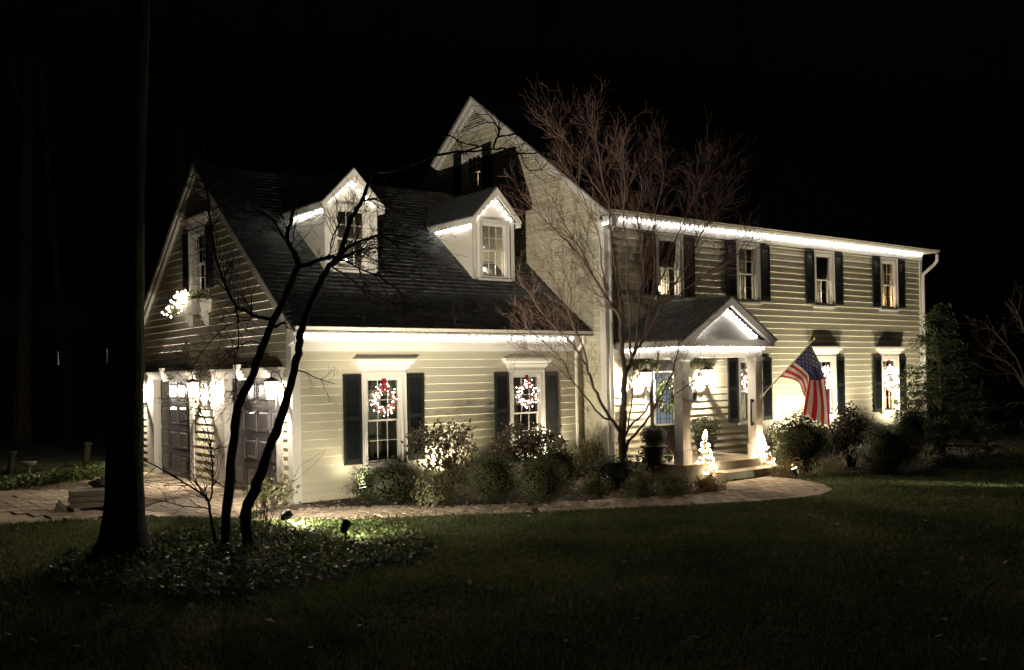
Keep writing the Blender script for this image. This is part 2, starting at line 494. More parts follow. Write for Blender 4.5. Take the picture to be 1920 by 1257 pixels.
def window(T, a, z0, z1, w=0.88, flip=1, cas=0.105, grid=(3, 2), upper=True, lower=True, hood=False, room='room', curtains=None,
           shade_frac=0.0, label=None, d0=0.0, depth=0.9, sillw=0.02, hoodw=0.13, pad=.35):
    """outer casing from a-w/2..a+w/2, z0..z1"""
    a0, a1 = a - w / 2, a + w / 2
    fb = MB(T)
    D = d0
    fb.box(a0, a0 + cas, D - .01, D + .05, z0, z1)
    fb.box(a1 - cas, a1, D - .01, D + .05, z0, z1)
    fb.box(a0 + cas, a1 - cas, D - .01, D + .05, z1 - cas, z1)
    fb.box(a0 + cas, a1 - cas, D - .01, D + .05, z0 + .0, z0 + .05)
    # back band, thin raised rim on the outside
    e = .022
    fb.box(a0, a0 + e, D + .05, D + .068, z0, z1); fb.box(a1 - e, a1, D + .05, D + .068, z0, z1)
    fb.box(a0 + e, a1 - e, D + .05, D + .068, z1 - e, z1)
    # inner jamb
    i0, i1, iz0, iz1 = a0 + cas, a1 - cas, z0 + .05, z1 - cas
    j = .016
    fb.box(i0, i0 + j, D - .11, D + .03, iz0, iz1); fb.box(i1 - j, i1, D - .11, D + .03, iz0, iz1)
    fb.box(i0 + j, i1 - j, D - .11, D + .03, iz1 - j, iz1)
    win = fb.build('window', M['trim'], house)
    if label: win['label'] = label
    sb = MB(T); sb.box(a0 - sillw, a1 + sillw, D - .11, D + .085, z0 - .045, z0)
    sb.box(i0, i1, D - .11, D + .04, z0 + .05 - .05 + .001, z0 + .05)
    sb.build('sill', M['trim'], win)
    # sashes
    s0, s1 = i0 + j, i1 - j
    zm = (iz0 + iz1 - j) / 2
    st = .032
    for (k, za, zb2, dd, on) in (('up', zm - .018, iz1 - j, D - .03, upper), ('lo', iz0, zm + .018, D - .062, lower)):
        f = MB(T)
        f.box(s0, s0 + st, dd, dd + .03, za, zb2); f.box(s1 - st, s1, dd, dd + .03, za, zb2)
        f.box(s0 + st, s1 - st, dd, dd + .03, za, za + st); f.box(s0 + st, s1 - st, dd, dd + .03, zb2 - st, zb2)
        f.build('sash', M['trim'], win)
        g0, g1, h0, h1 = s0 + st, s1 - st, za + st, zb2 - st
        nx, nz = grid if on else (1, 1)
        mw = .011
        if on and nx * nz > 1:
            mu = MB(T)
            for q in range(1, nx):
                x = g0 + (g1 - g0) * q / nx; mu.box(x - mw/2, x + mw/2, dd + .006, dd + .024, h0, h1)
            for q in range(1, nz):
                z = h0 + (h1 - h0) * q / nz; mu.box(g0, g1, dd + .0065, dd + .0235, z - mw/2, z + mw/2)
            mu.build('muntin', M['trim'], win)
        for q in range(nx):
            for p in range(nz):
                x0 = g0 + (g1 - g0) * q / nx; x1 = g0 + (g1 - g0) * (q + 1) / nx
                y0 = h0 + (h1 - h0) * p / nz; y1 = h0 + (h1 - h0) * (p + 1) / nz
                pb = MB(T); t = rnd.uniform(-.0012, .0012)
                pb.add([(x0, dd + .014 + t, y0), (x1, dd + .014 - t, y0), (x1, dd + .014 - t, y1), (x0, dd + .014 + t, y1)], [(0, 1, 2, 3)])
                pb.build('pane', M['glass'], win)
    # the room behind
    rb = MB(T)
    p = pad
    A0, A1, Z0, Z1, DB, DF = i0 - p, i1 + p, iz0 - .0, iz1 + .15, D - .115 - depth, D - .115
    rb.add([(A0, DF, Z0), (A1, DF, Z0), (A1, DF, Z1), (A0, DF, Z1), (A0, DB, Z0), (A1, DB, Z0), (A1, DB, Z1), (A0, DB, Z1)],
           [(4, 5, 6, 7), (0, 4, 7, 3), (1, 2, 6, 5), (0, 1, 5, 4), (3, 7, 6, 2)])
    rb.build('room', M[room], win)
    if curtains:
        cb = MB(T)
        for (ca0, ca1) in ((i0, i0 + (i1 - i0) * curtains), (i1 - (i1 - i0) * curtains, i1)):
            n = 14
            for q in range(n):
                xa = ca0 + (ca1 - ca0) * q / n; xb = ca0 + (ca1 - ca0) * (q + 1) / n
                da = D - .30 + .022 * sin(q * 1.5); db = D - .30 + .022 * sin((q + 1) * 1.5)
                cb.add([(xa, da, iz0), (xb, db, iz0), (xb, db, iz1), (xa, da, iz1)], [(0, 1, 2, 3)])
        cb.build('curtain', M['curtain'], win)
    if shade_frac:
        sh = MB(T); sh.box(i0, i1, D - .125, D - .121, iz1 - (iz1 - iz0) * shade_frac, iz1)
        sh.build('shade', M['shade'], win)
    if hood:
        hb = MB(T)
        prof = [(0.000, .030, .060), (.030, .055, .075), (.055, .11, .085), (.11, .135, .105), (.135, .175, .125), (.175, .205, .15), (.205, .235, .17)]
        for q, (h0, h1, dd) in enumerate(prof):
            ex = (dd - .06) * hoodw / .11
            exn = ((prof[q + 1][2] if q + 1 < len(prof) else dd) - .06) * hoodw / .11
            dn = prof[q + 1][2] if q in (2, 4) else dd
            en = exn if q in (2, 4) else ex
            hb.hexa([(a0 - ex, -.0, z1 + h0), (a1 + ex, -.0, z1 + h0), (a1 + ex, D + dd, z1 + h0), (a0 - ex, D + dd, z1 + h0)],
                    [(a0 - en, -.0, z1 + h1), (a1 + en, -.0, z1 + h1), (a1 + en, D + dn, z1 + h1), (a0 - en, D + dn, z1 + h1)])
        hb.build('hood', M['trim'], win)
    return win, (a0 + .01, a1 - .01, z0 - .02, z1 - .01)

def shutter(T, a0, a1, z0, z1, d0=0.0):
    D = d0 + .042
    b = MB(T); st = min(.05, (a1 - a0) * .18)
    b.box(a0, a0 + st, D, D + .032, z0, z1); b.box(a1 - st, a1, D, D + .032, z0, z1)
    zm = z0 + (z1 - z0) * .52
    b.box(a0 + st, a1 - st, D, D + .030, z0, z0 + .10); b.box(a0 + st, a1 - st, D, D + .030, z1 - .085, z1)
    b.box(a0 + st, a1 - st, D, D + .030, zm - .035, zm + .035)
    b.box(a0 + st, a1 - st, D - .002, D + .006, z0 + .1, z1 - .085)
    s = b.build('shutter', M['shutter'], house)
    sl = MB(T)
    for (za, zb) in ((z0 + .10, zm - .035), (zm + .035, z1 - .085)):
        n = max(3, int((zb - za) / .042))
        for q in range(n):
            z = za + (zb - za) * (q + .5) / n
            sl.hexa([(a0 + st, D + .022, z - .018), (a1 - st, D + .022, z - .018), (a1 - st, D + .028, z - .016), (a0 + st, D + .028, z - .016)],
                    [(a0 + st, D + .008, z + .014), (a1 - st, D + .008, z + .014), (a1 - st, D + .014, z + .016), (a0 + st, D + .014, z + .016)])
    tag(sl.build('slats', M['shutter'], s), kind='stuff')
    return s

# ---- garage front wall (y = 0)
T0 = TF(0.0)
op = []
def interior(win, x, table=True):
    """a dim kitchen-like room behind a garage window"""
    b = MB(T0); b.box(x - .6, x + .25, -.75, -.35, 1.02, 1.06); b.box(x - .5, x - .44, -.6, -.55, .62, 1.019); b.build('table', M['room'], win)
    b = MB(T0); b.box(x - .02, x + .10, -.62, -.56, .62, 1.30); b.box(x + .18, x + .45, -.9, -.85, .7, 1.9); b.build('cupboard', M['curtain'], win)
    l = bpy.data.lights.new('room_light', 'POINT'); l.energy = 1.6; l.color = (1.0, .93, .74); l.shadow_soft_size = .1
    o = bpy.data.objects.new('room_light', l); COL.objects.link(o); o.parent = win; o.location = (x - .3, .55, 2.0)
w1, o1 = window(T0, 1.765, .56, 2.235, .92, hood=True, room='roomdark', hoodw=.17); op.append(o1)
w2, o2 = window(T0, 5.08, .56, 2.235, .92, hood=True, room='roomdark', hoodw=.17); op.append(o2)
interior(w1, 1.765); interior(w2, 5.08)
boards(T0, 0.02, 2.61, lambda z: (0.12, 6.62), op)
for a0, a1 in ((.93, 1.285), (2.245, 2.60), (4.25, 4.60), (5.555, 5.90)):
    shutter(T0, a0, a1, .60, 2.19)
trim_box(T0, -.03, .125, -.02, .045, 0.0, 2.80, 'corner_board')
trim_box(T0, -.03, 6.635, .0, .052, 2.61, 2.757, 'frieze_board')
trim_box(T0, -.03, 6.635, .0, .078, 2.76, 2.96, 'frieze_board')
# soffit, fascia, gutter
GS, GZ = 0.79, 3.2           # garage roof: z = GZ + GS*y
b = MB(); b.box(-.12, 6.635, -.30, .0, 2.962, 2.985); b.build('soffit', M['trim'], house)
def gutter(p0, p1, m, name='gutter'):
    """K style gutter along x from p0 to p1 (top front edge given)"""
    b = MB(); y, z = p0[1], p0[2]
    prof = [(y + .10, z), (y + .10, z - .085), (y + .035, z - .085), (y + .012, z - .05), (y + .012, z - .03), (y, z - .012), (y, z), (y + .006, z), (y + .018, z - .03), (y + .04, z - .075), (y + .094, z - .075), (y + .094, z)]
    vs = [(p0[0], q[0], q[1]) for q in prof] + [(p1[0], q[0], q[1]) for q in prof]
    n = len(prof)
    b.add(vs, [(i, (i + 1) % n, n + (i + 1) % n, n + i) for i in range(n)])
    b.add([(p0[0], q[0], q[1]) for q in prof[:7]], [tuple(range(7))]); b.add([(p1[0], q[0], q[1]) for q in prof[:7]], [tuple(range(7))[::-1]])
    return b.build(name, m, house)
gutter((-.10, -.40, 3.015), (6.635, -.40, 2.985), M['gutter'])
# downspout at the inner corner
b = MB(); b.tube([(6.40, -.33, 2.92), (6.40, -.33, 2.80), (6.40, -.10, 2.60), (6.40, -.075, 2.5), (6.40, -.075, .05)], .038, 8)
b.build('downspout', M['gutter'], house)

# ---- garage gable wall (x = 0)
TG = TX(0.0)
def glim(z):
    y0 = max(0.10, (z - GZ) / GS + .02); return (y0, GD - y0)
gop = [(.37, 3.51, -1, 2.345), (4.67, 7.79, -1, 2.345)]
gw, og = window(TG, 4.25, 3.90, 5.25, .98, hood=True, hoodw=.24, curtains=.42, room='room', grid=(3, 2)); gop.append(og)
boards(TG, 0.04, 6.62, glim, gop)
for a0, a1 in ((3.40, 3.755), (4.745, 5.10)): shutter(TG, a0, a1, 3.98, 5.22)
# gable louvre vent
def vent(T, ac, z0, z1, slope, n, d0=.03):
    b = MB(T)
    hw = (z1 - z0) / slope
    b.add([(ac - hw, d0 - .02, z0), (ac + hw, d0 - .02, z0), (ac, d0 - .02, z1)], [(0, 1, 2)])
    v = b.build('gable_vent', M['black'], house)
    f = MB(T); t = .07
    for sg in (-1, 1):
        f.hexa([(ac + sg * (hw + .04), d0, z0), (ac + sg * (hw - .10), d0, z0), (ac + sg * (hw - .10), d0 + .03, z0), (ac + sg * (hw + .04), d0 + .03, z0)],
               [(ac + sg * .01, d0, z1 + .03), (ac, d0, z1 - .08), (ac, d0 + .03, z1 - .08), (ac + sg * .01, d0 + .03, z1 + .03)])
    f.box(ac - hw - .03, ac + hw + .03, d0, d0 + .032, z0 - .06, z0)
    f.build('vent_frame', M['trim'], v)
    for q in range(n):
        z = z0 + (z1 - z0) * (q + .4) / n; h = hw * (1 - (z - z0) / (z1 - z0)) - .07
        if h < .05: continue
        s = MB(T)
        s.hexa([(ac - h, d0 + .03, z - .02), (ac + h, d0 + .03, z - .02), (ac + h, d0 + .036, z - .014), (ac - h, d0 + .036, z - .014)],
               [(ac - h + .03, d0 - .01, z + .03), (ac + h - .03, d0 - .01, z + .03), (ac + h - .03, d0 - .004, z + .036), (ac - h + .03, d0 - .004, z + .036)])
        s.build('slat', M['trim'], v)
vent(TG, 4.25, 5.92, 6.42, .79, 6)
trim_box(TG, -.075, .125, -.02, .045, 0.0, 2.95, 'corner_board')
trim_box(TG, GD - .125, GD, -.02, .045, 0.0, 2.95, 'corner_board')
# doors: opening posts, header, keystones
def garage_door(y0, y1):
    D = -.13
    b = MB(TG); b.box(y0, y1, D - .04, D, 0.03, 2.17)
    g = b.build('garage_door', M['garage'], house)
    nc, nr = 4, 4
    for r in range(nr):
        for c in range(nc):
            pw, ph = (y1 - y0) / nc, 2.12 / nr
            a0 = y0 + c * pw + .07; a1 = y0 + (c + 1) * pw - .07; z0 = .05 + r * ph + .085; z1 = .05 + (r + 1) * ph - .085
            p = MB(TG)
            e = .05
            # raised panel with bevelled rim inside a shallow moulding
            p.hexa([(a0, D - .002, z0), (a1, D - .002, z0), (a1, D - .002, z1), (a0, D - .002, z1)],
                   [(a0 + e, D + .022, z0 + e), (a1 - e, D + .022, z0 + e), (a1 - e, D + .022, z1 - e), (a0 + e, D + .022, z1 - e)])
            for (q0, q1, s0, s1) in ((a0 - .022, a0 - .004, z0 - .022, z1 + .022), (a1 + .004, a1 + .022, z0 - .022, z1 + .022), (a0 - .004, a1 + .004, z0 - .022, z0 - .004), (a0 - .004, a1 + .004, z1 + .004, z1 + .022)):
                p.box(q0, q1, D - .002, D + .016, s0, s1)
            p.build('panel', M['garage'], g)
    s = MB(TG)
    for r in range(1, nr): s.box(y0, y1, D - .001, D + .003, .05 + r * 2.12 / nr - .004, .05 + r * 2.12 / nr + .004)
    s.build('section_joint', M['black'], g)
    return g
garage_door(.58, 2.96); garage_door(4.90, 7.28)
for (o0, i0, i1, o1_) in ((.38, .58, 2.96, 3.50), (4.68, 4.90, 7.28, 7.78)):
    # jamb posts with returns toward the door
    trim_box(TG, o0, i0, -.13, .05, 0.0, 2.17, 'door_post'); trim_box(TG, i1, o1_, -.13, .05, 0.0, 2.17, 'door_post')
    hb = MB(TG); hb.box(o0 - .06, o1_ + .06, -.13, .06, 2.17, 2.25); hb.box(o0 - .08, o1_ + .08, -.02, .09, 2.252, 2.30); hb.box(o0 - .12, o1_ + .12, -.02, .14, 2.302, 2.345)
    hb.build('door_header', M['trim'], house)
    kc = (o0 + o1_) / 2 + .1
    k = MB(TG); k.hexa([(kc - .07, .0, 2.13), (kc + .07, .0, 2.13), (kc + .07, .10, 2.13), (kc - .07, .10, 2.13)], [(kc - .12, .0, 2.42), (kc + .12, .0, 2.42), (kc + .12, .18, 2.42), (kc - .12, .18, 2.42)])
    k.build('keystone', M['trim'], house)
# rake boards on the garage gable
def rakes(X, ylo, yhi, z0, s, ym, proud, wid=.20, ov=.14):
    """gable rake trim on a wall facing -x; roof underside z0 + s*(y-ylo)"""
    for sg in (0, 1):
        ya, yb = (ylo, ym) if sg == 0 else (yhi, ym)
        za = z0; zb = z0 + s * abs(ym - ylo)
        b = MB()
        b.hexa([(X - proud, ya, za - wid), (X + .02, ya, za - wid), (X + .02, ya, za), (X - proud, ya, za)],
               [(X - proud, yb, zb - wid), (X + .02, yb, zb - wid), (X + .02, yb, zb), (X - proud, yb, zb)])
        dz = .055
        b.hexa([(X - proud - .03, ya, za - dz), (X - proud - .0005, ya, za - dz), (X - proud - .0005, ya, za + .004), (X - proud - .03, ya, za + .004)],
               [(X - proud - .03, yb, zb - dz), (X - proud - .0005, yb, zb - dz), (X - proud - .0005, yb, zb + .004), (X - proud - .03, yb, zb + .004)])
        b.build('rake_board', M['trim'], house)
rakes(0, -.33, GD + .33, GZ - .33 * GS - .02, GS, GD / 2, .09)
# cornice return at the eave corner
b = MB(); b.hexa([(-.078, -.30, 2.80), (.0, -.30, 2.80), (.0, 0.0, 2.70), (-.078, 0.0, 2.70)], [(-.078, -.33, 2.92), (.0, -.33, 2.92), (.0, .0, 2.97), (-.078, .0, 2.97)])
b.build('cornice_return', M['trim'], house)
# garage other walls
b = MB(); b.box(.02, 6.6, GD - .02, GD, 0, 2.96); b.build('back_wall', M['siding'], house)

# roof planes with shingles
def roof_plane(name, x0, x1, ya, za, yb, zb, th=.035):
    b = MB()
    b.hexa([(x0, ya, za), (x1, ya, za), (x1, yb, zb), (x0, yb, zb)], [(x0, ya, za + th), (x1, ya, za + th), (x1, yb, zb + th), (x0, yb, zb + th)])
    return b.build(name, M['roof'], house)
def shingles(parent, x0, x1, ya, za, yb, zb, th=.036, step=.14, tab=.30):
    L = sqrt((yb - ya) ** 2 + (zb - za) ** 2); uy, uz = (yb - ya) / L, (zb - za) / L; ny, nz = -uz, uy
    if nz < 0: ny, nz = -ny, -nz
    b = MB(); k = 0; s = -.02
    while s < L - .02:
        x = x0 - rnd.random() * tab
        while x < x1:
            w = tab * rnd.uniform(.5, 1.1)
            xa, xb = max(x, x0), min(x + w - .006, x1)
            if xb > xa + .01:
                h = rnd.uniform(.006, .010); e = rnd.uniform(-.004, .004)
                s0, s1 = s + e, min(s + step + .03, L)
                def P(xx, ss, hh): return (xx, ya + uy * ss + ny * (th + hh), za + uz * ss + nz * (th + hh))
                vs = [P(xa, s0, 0), P(xb, s0, 0), P(xb, s0, h), P(xa, s0, h), P(xb, s1, .001), P(xa, s1, .001)]
                b.add(vs, [(0, 1, 2, 3), (3, 2, 4, 5), (0, 3, 5), (1, 4, 2)])
            x += w
        s += step
    o = b.build('shingles', M['roof'], parent); tag(o, kind='stuff'); return o
ga = roof_plane('roof', -.13, 6.635, -.36, GZ - .36 * GS, GD / 2, GZ + GS * GD / 2)
shingles(ga, -.13, 6.635, -.36, GZ - .36 * GS, GD / 2, GZ + GS * GD / 2)
roof_plane('roof', -.13, 6.635, GD + .36, GZ - .36 * GS, GD / 2, GZ + GS * GD / 2)

# ---- main gable wall (x = XM)
TM = TX(XM)
MS, MZ = 0.738, 6.16         # main roof: z = MZ + MS*y up to the ridge
YC = (YM + YB) / 2
def mlim(z):
    y0 = max(YM + .12, (z - MZ) / MS + .03); y1 = min(YB, 2 * YC - ((z - MZ) / MS + .03))
    if 3.0 < z < 6.5:         # the garage roof covers the lower middle
        pass
    return (y0, y1)
mop = []
mw, om = window(TM, 3.80, 6.66, 7.62, .86, room='room', grid=(3, 2), curtains=.28); mop.append(om)
# below the garage roof only the strip in front of it is outside
def strip_lim(z):
    y1 = 0.02 if z < 2.95 else min((z - GZ) / GS + .12, 4.3)
    return (YM + .12, y1)
boards(TM, .10, 5.40, strip_lim, [])
def up_lim(z):
    a = mlim(z)
    if z < GZ + GS * GD / 2:
        return (a[0], min(a[1], (z - GZ) / GS + .12))
    return a
boards(TM, 5.42, MZ + MS * YC - .12, up_lim, mop)
def back_lim(z):
    return (max(GD - ((z - GZ) / GS + .12), 4.3), mlim(z)[1])
boards(TM, 5.42, GZ + GS * GD / 2 - .05, back_lim, mop)
for a0, a1 in ((3.02, 3.37), (4.23, 4.58)): shutter(TM, a0, a1, 6.62, 7.66)
vent(TM, 3.69, 8.14, 8.68, .74, 9)
rakes(XM, YM - .33, 2 * YC - YM + .33, MZ + (YM - .33) * MS - .02, MS, YC, .10, .22)
trim_box(TM, YM - .04, YM + .125, -.02, .05, 0.0, 5.30, 'corner_board')

# ---- main front wall
T1 = TF(YM)
FOP = []
wl = {}
for n, (ac, kw) in {'a': (8.53, dict(upper=False, shade_frac=.50, curtains=.36, room='room', grid=(2, 2))), 'b': (11.225, dict(curtains=.46, grid=(2, 2), room='room')),
                    'c': (14.28, dict(upper=False, shade_frac=.5, curtains=.4, grid=(2, 2), room='room')), 'd': (17.30, dict(grid=(2, 2), curtains=.44, room='room'))}.items():
    wl[n], o = window(T1, ac, 3.745, 5.15, .88, **kw); FOP.append(o)
    shutter(T1, ac - .44 - .365, ac - .445, 3.79, 5.12); shutter(T1, ac + .445, ac + .44 + .365, 3.79, 5.12)
for n, ac in (('e', 11.22), ('f', 14.27), ('g', 17.27)):
    hd = ac > 12
    wl[n], o = window(T1, ac, .92, 2.47, .88, hood=hd, hoodw=.22, room='room' if n != 'f' else 'roomdark', curtains={'e': .40, 'f': .3, 'g': .47}[n]); FOP.append(o)
    shutter(T1, ac - .44 - .365, ac - .445, .94, 2.44); shutter(T1, ac + .445, ac + .44 + .365, .94, 2.44)
DC = 8.33                     # front door centre
FOP.append((DC - .62, DC + .62, -1, 2.50))
boards(T1, .10, 5.17, lambda z: (XM + .12, XR - .12), FOP)
trim_box(T1, XM - .056, XM + .125, -.02, .046, 0.0, 5.17, 'corner_board')
trim_box(T1, XR - .125, XR, -.02, .05, 0.0, 5.17, 'corner_board')
trim_box(T1, XM - .05, XR, .0, .06, 5.17, 5.36, 'frieze_board')
b = MB(); b.box(XM - .10, XR + .10, YM - .33, YM, 5.362, 5.385); b.build('soffit', M['trim'], house)
gutter((XM - .12, -1.17, 5.455), (XR + .32, -1.17, 5.425), M['gutter'])
trim_box(TX(XM), YM - .31, YM - .06, .0, .088, 5.17, 5.358, 'cornice_return')
b = MB(); b.tube([(XR + .24, -1.12, 5.34), (XR + .24, -1.12, 5.16), (XR + .20, -1.05, 5.05), (XR - .04, YM - .10, 4.78), (XR - .06, YM - .10, 4.62), (XR - .06, YM - .10, .08)], .045, 8)
b.build('downspout', M['trim'], house)
b = MB(); b.tube([(XM + .06, -1.12, 5.36), (XM + .06, -1.0, 5.22), (XM + .06, YM - .095, 5.05), (XM + .06, YM - .095, .08)], .04, 8)
b.build('downspout', M['trim'], house)
for i in range(3):
    b = MB(); z = (.9, 2.1, 3.6)[i]; b.box(XR - .115, XR - .005, YM - .152, YM - .04, z, z + .03); b.build('downspout_strap', M['trim'], house)
mr_ = roof_plane('roof', XM - .15, XR + .2, YM - .33, MZ + MS * (YM - .33), YC, MZ + MS * YC)
roof_plane('roof', XM - .15, XR + .2, 2 * YC - YM + .33, MZ + MS * (YM - .33), YC, MZ + MS * YC)
b = MB(); b.box(XM + .05, XR, YB - .02, YB, 0, 5.3); b.build('back_wall', M['siding'], house)
b = MB(); b.add([(XR, YM, 0), (XR, YB, 0), (XR, YB, 5.4), (XR, YC, 8.85), (XR, YM, 5.4)], [(0, 1, 2, 3, 4)]); b.build('side_wall', M['siding'], house)

tag(SHORT.build('short_siding_boards', M['siding'], house), kind='stuff')
# ---- dormers
def dormer(x0, x1):
    Y, ZS, ZE, ZP = 1.18, 4.13, 5.50, 6.08
    xc = (x0 + x1) / 2; ov = .09
    TD = TF(Y)
    yroof = lambda z: (z - GZ - .04) / GS
    # front face (around the window opening), then two cheeks
    f = MB()
    w = .80
    wz0, wz1 = ZS + .06, ZE - .06
    f.box(x0, xc - w/2 + .01, Y, Y + .04, ZS, ZE); f.box(xc + w/2 - .01, x1, Y, Y + .04, ZS, ZE)
    f.box(xc - w/2 + .01, xc + w/2 - .01, Y, Y + .04, wz1 - .01, ZE); f.box(xc - w/2 + .01, xc + w/2 - .01, Y, Y + .04, ZS, wz0 + .01)
    f.slab([(x0, Y, ZE), (x1, Y, ZE), (xc, Y, ZP - .02)], (0, .04, 0))
    d = f.build('dormer', M['panel'], house)
    for xx, sg in ((x0, 1), (x1, -1)):
        c = MB()
        c.slab([(xx, Y + .041, ZS), (xx, Y + .041, ZE), (xx, yroof(ZE), ZE), (xx, yroof(ZS) + .001, ZS)], (sg * .03, 0, 0))
        c.build('dormer_cheek', M['panel'], d)
    # corner pilasters
    t = MB()
    for xx in (x0, x1):
        a0, a1 = (xx - .0102, xx + .085) if xx == x0 else (xx - .085, xx + .0102)
        t.box(a0, a1, Y - .03, Y - .001, ZS - .02, ZE); 
    t.box(x0 - .010, x0 - .001, Y - .03, Y + .10, ZS - .02, ZE); t.box(x1 + .001, x1 + .010, Y - .03, Y + .10, ZS - .02, ZE)
    t.box(x0 + .085, x1 - .085, Y - .025, Y - .001, ZS - .02, ZS + .04)
    t.build('corner_trim', M['trim'], d)
    win, _ = window(TD, xc, wz0, wz1, w, cas=.085, room='curtain' if x0 > 3 else 'room', grid=(3, 2), depth=.45, pad=.12)  # second dormer gets a paler room: bright interior put into the colour
    # roof
    sl = (ZP - ZE) / (xc - x0)
    yf = Y - .16
    def rp(x, z, y): return (x, y, z)
    for sg in (-1, 1):
        xe = xc + sg * ((x1 - x0) / 2 + ov); ze = ZE - ov * sl + .02
        r = MB()
        ye, yp = yroof(ze) + .1, yroof(ZP) + .1
        A = [(xe, yf, ze), (xc, yf, ZP + .02), (xc, yp, ZP + .02), (xe, ye, ze)]
        r.slab(A, (0, 0, .035)); r.build('dormer_roof', M['roof'], d)
        # rake board and side fascia
        k = MB(); t_ = .15
        k.slab([(xe, yf - .012, ze - t_ + .045), (xe, yf - .012, ze + .01), (xc, yf - .012, ZP + .03), (xc, yf - .012, ZP - .135)], (0, .024, 0))
        k.slab([(xe, yf - .03, ze - .035), (xe, yf - .03, ze + .014), (xc, yf - .03, ZP + .034), (xc, yf - .03, ZP - .015)], (0, .017, 0))
        k.build('rake_board', M['trim'], d)
        k = MB(); k.slab([(xe - sg * .012, yf + .012, ze - .115), (xe - sg * .012, yf + .012, ze + .008), (xe - sg * .012, yroof(ze), ze + .008), (xe - sg * .012, yroof(ze - .115), ze - .115)], (sg * .02, 0, 0))
        k.build('fascia', M['trim'], d)
        k = MB(); k.slab([(xe, yf + .02, ze - .02), (xc + sg * (x1 - x0) / 2, yf + .02, ze - .02), (xc + sg * (x1 - x0) / 2, yroof(ze), ze - .02), (xe, yroof(ze), ze - .02)], (0, 0, .012))
        k.build('soffit', M['trim'], d)
    return xc, Y, ZE, ZP, yroof
D1 = dormer(1.24, 2.37)
D2 = dormer(4.66, 5.76)

# ---- porch
PF, PZ = -2.50, .33           # column front plane, floor height
PX0, PX1 = 6.97, 9.45
b = MB(); b.box(PX0 - .12, PX1 + .12, -2.68, YM, 0.0, PZ); b.build('porch_floor', M['stone'], house)
b = MB()
b.box(PX0 + .55, PX1 + .02, -3.10, -2.685, 0.0, .17); b.build('step', M['stone'], house)
def column(x0):
    w = .215
    b = MB(); y0 = PF
    c = (x0 + w / 2, y0 + w / 2)
    def ring(r, z0, z1, r2=None):
        r2 = r if r2 is None else r2
        b.hexa([(c[0]-r, c[1]-r, z0), (c[0]+r, c[1]-r, z0), (c[0]+r, c[1]+r, z0), (c[0]-r, c[1]+r, z0)],
               [(c[0]-r2, c[1]-r2, z1), (c[0]+r2, c[1]-r2, z1), (c[0]+r2, c[1]+r2, z1), (c[0]-r2, c[1]+r2, z1)])
    ring(.125, PZ, PZ + .26); ring(.125, PZ + .26, PZ + .30, .107); ring(.107, PZ + .30, 2.19)
    ring(.112, 2.19, 2.21); ring(.114, 2.21, 2.33, .118); ring(.118, 2.33, 2.37, .14); ring(.145, 2.37, 2.42)
    return b.build('column', M['trim'], house)
column(PX0); column(PX1 - .215)
# beams: front, left, right
bm = MB()
bm.box(PX0 - .01, PX1 + .01, PF + .0, PF + .215, 2.422, 2.64); bm.build('porch_beam', M['trim'], house)
for xx in (PX0 - .01, PX1 - .205):
    bm = MB(); bm.box(xx, xx + .215, PF + .216, YM - .03, 2.422, 2.64); bm.build('porch_beam', M['trim'], house)
b = MB(); b.box(PX0 + .21, PX1 - .21, PF + .216, YM - .03, 2.50, 2.52); b.build('porch_ceiling', M['trim'], house)
EX0, EX1, EY = PX0 - .13, PX1 + .15, PF - .22     # eaves
ZF0, ZF1 = 2.64, 2.765
b = MB(); b.box(EX0 + .02, EX1 - .02, EY + .02, YM - .03, 2.642, 2.66); b.build('porch_soffit', M['trim'], house)
b = MB(); b.box(EX0, EX1, EY, EY + .02, 2.63, ZF1); b.build('porch_fascia', M['trim'], house)
for xx in (EX0, EX1 - .02):
    b = MB(); b.box(xx, xx + .02, EY + .021, YM - .03, 2.63, ZF1); b.build('porch_fascia', M['trim'], house)
xc = (EX0 + EX1) / 2; ZPk = 3.60; sl = (ZPk - ZF1) / ((EX1 - EX0) / 2)
b = MB(); b.slab([(EX0 + .16, EY + .20, ZF1 - .02), (EX1 - .16, EY + .20, ZF1 - .02), (xc, EY + .20, ZPk - .10)], (0, .03, 0)); ped = b.build('pediment', M['trim'], house)
b = MB(); b.box(EX0 + .0, EX1 - .0, EY + .021, EY + .20, ZF1 - .012, ZF1 - .002); b.build('pediment_ledge', M['trim'], ped)
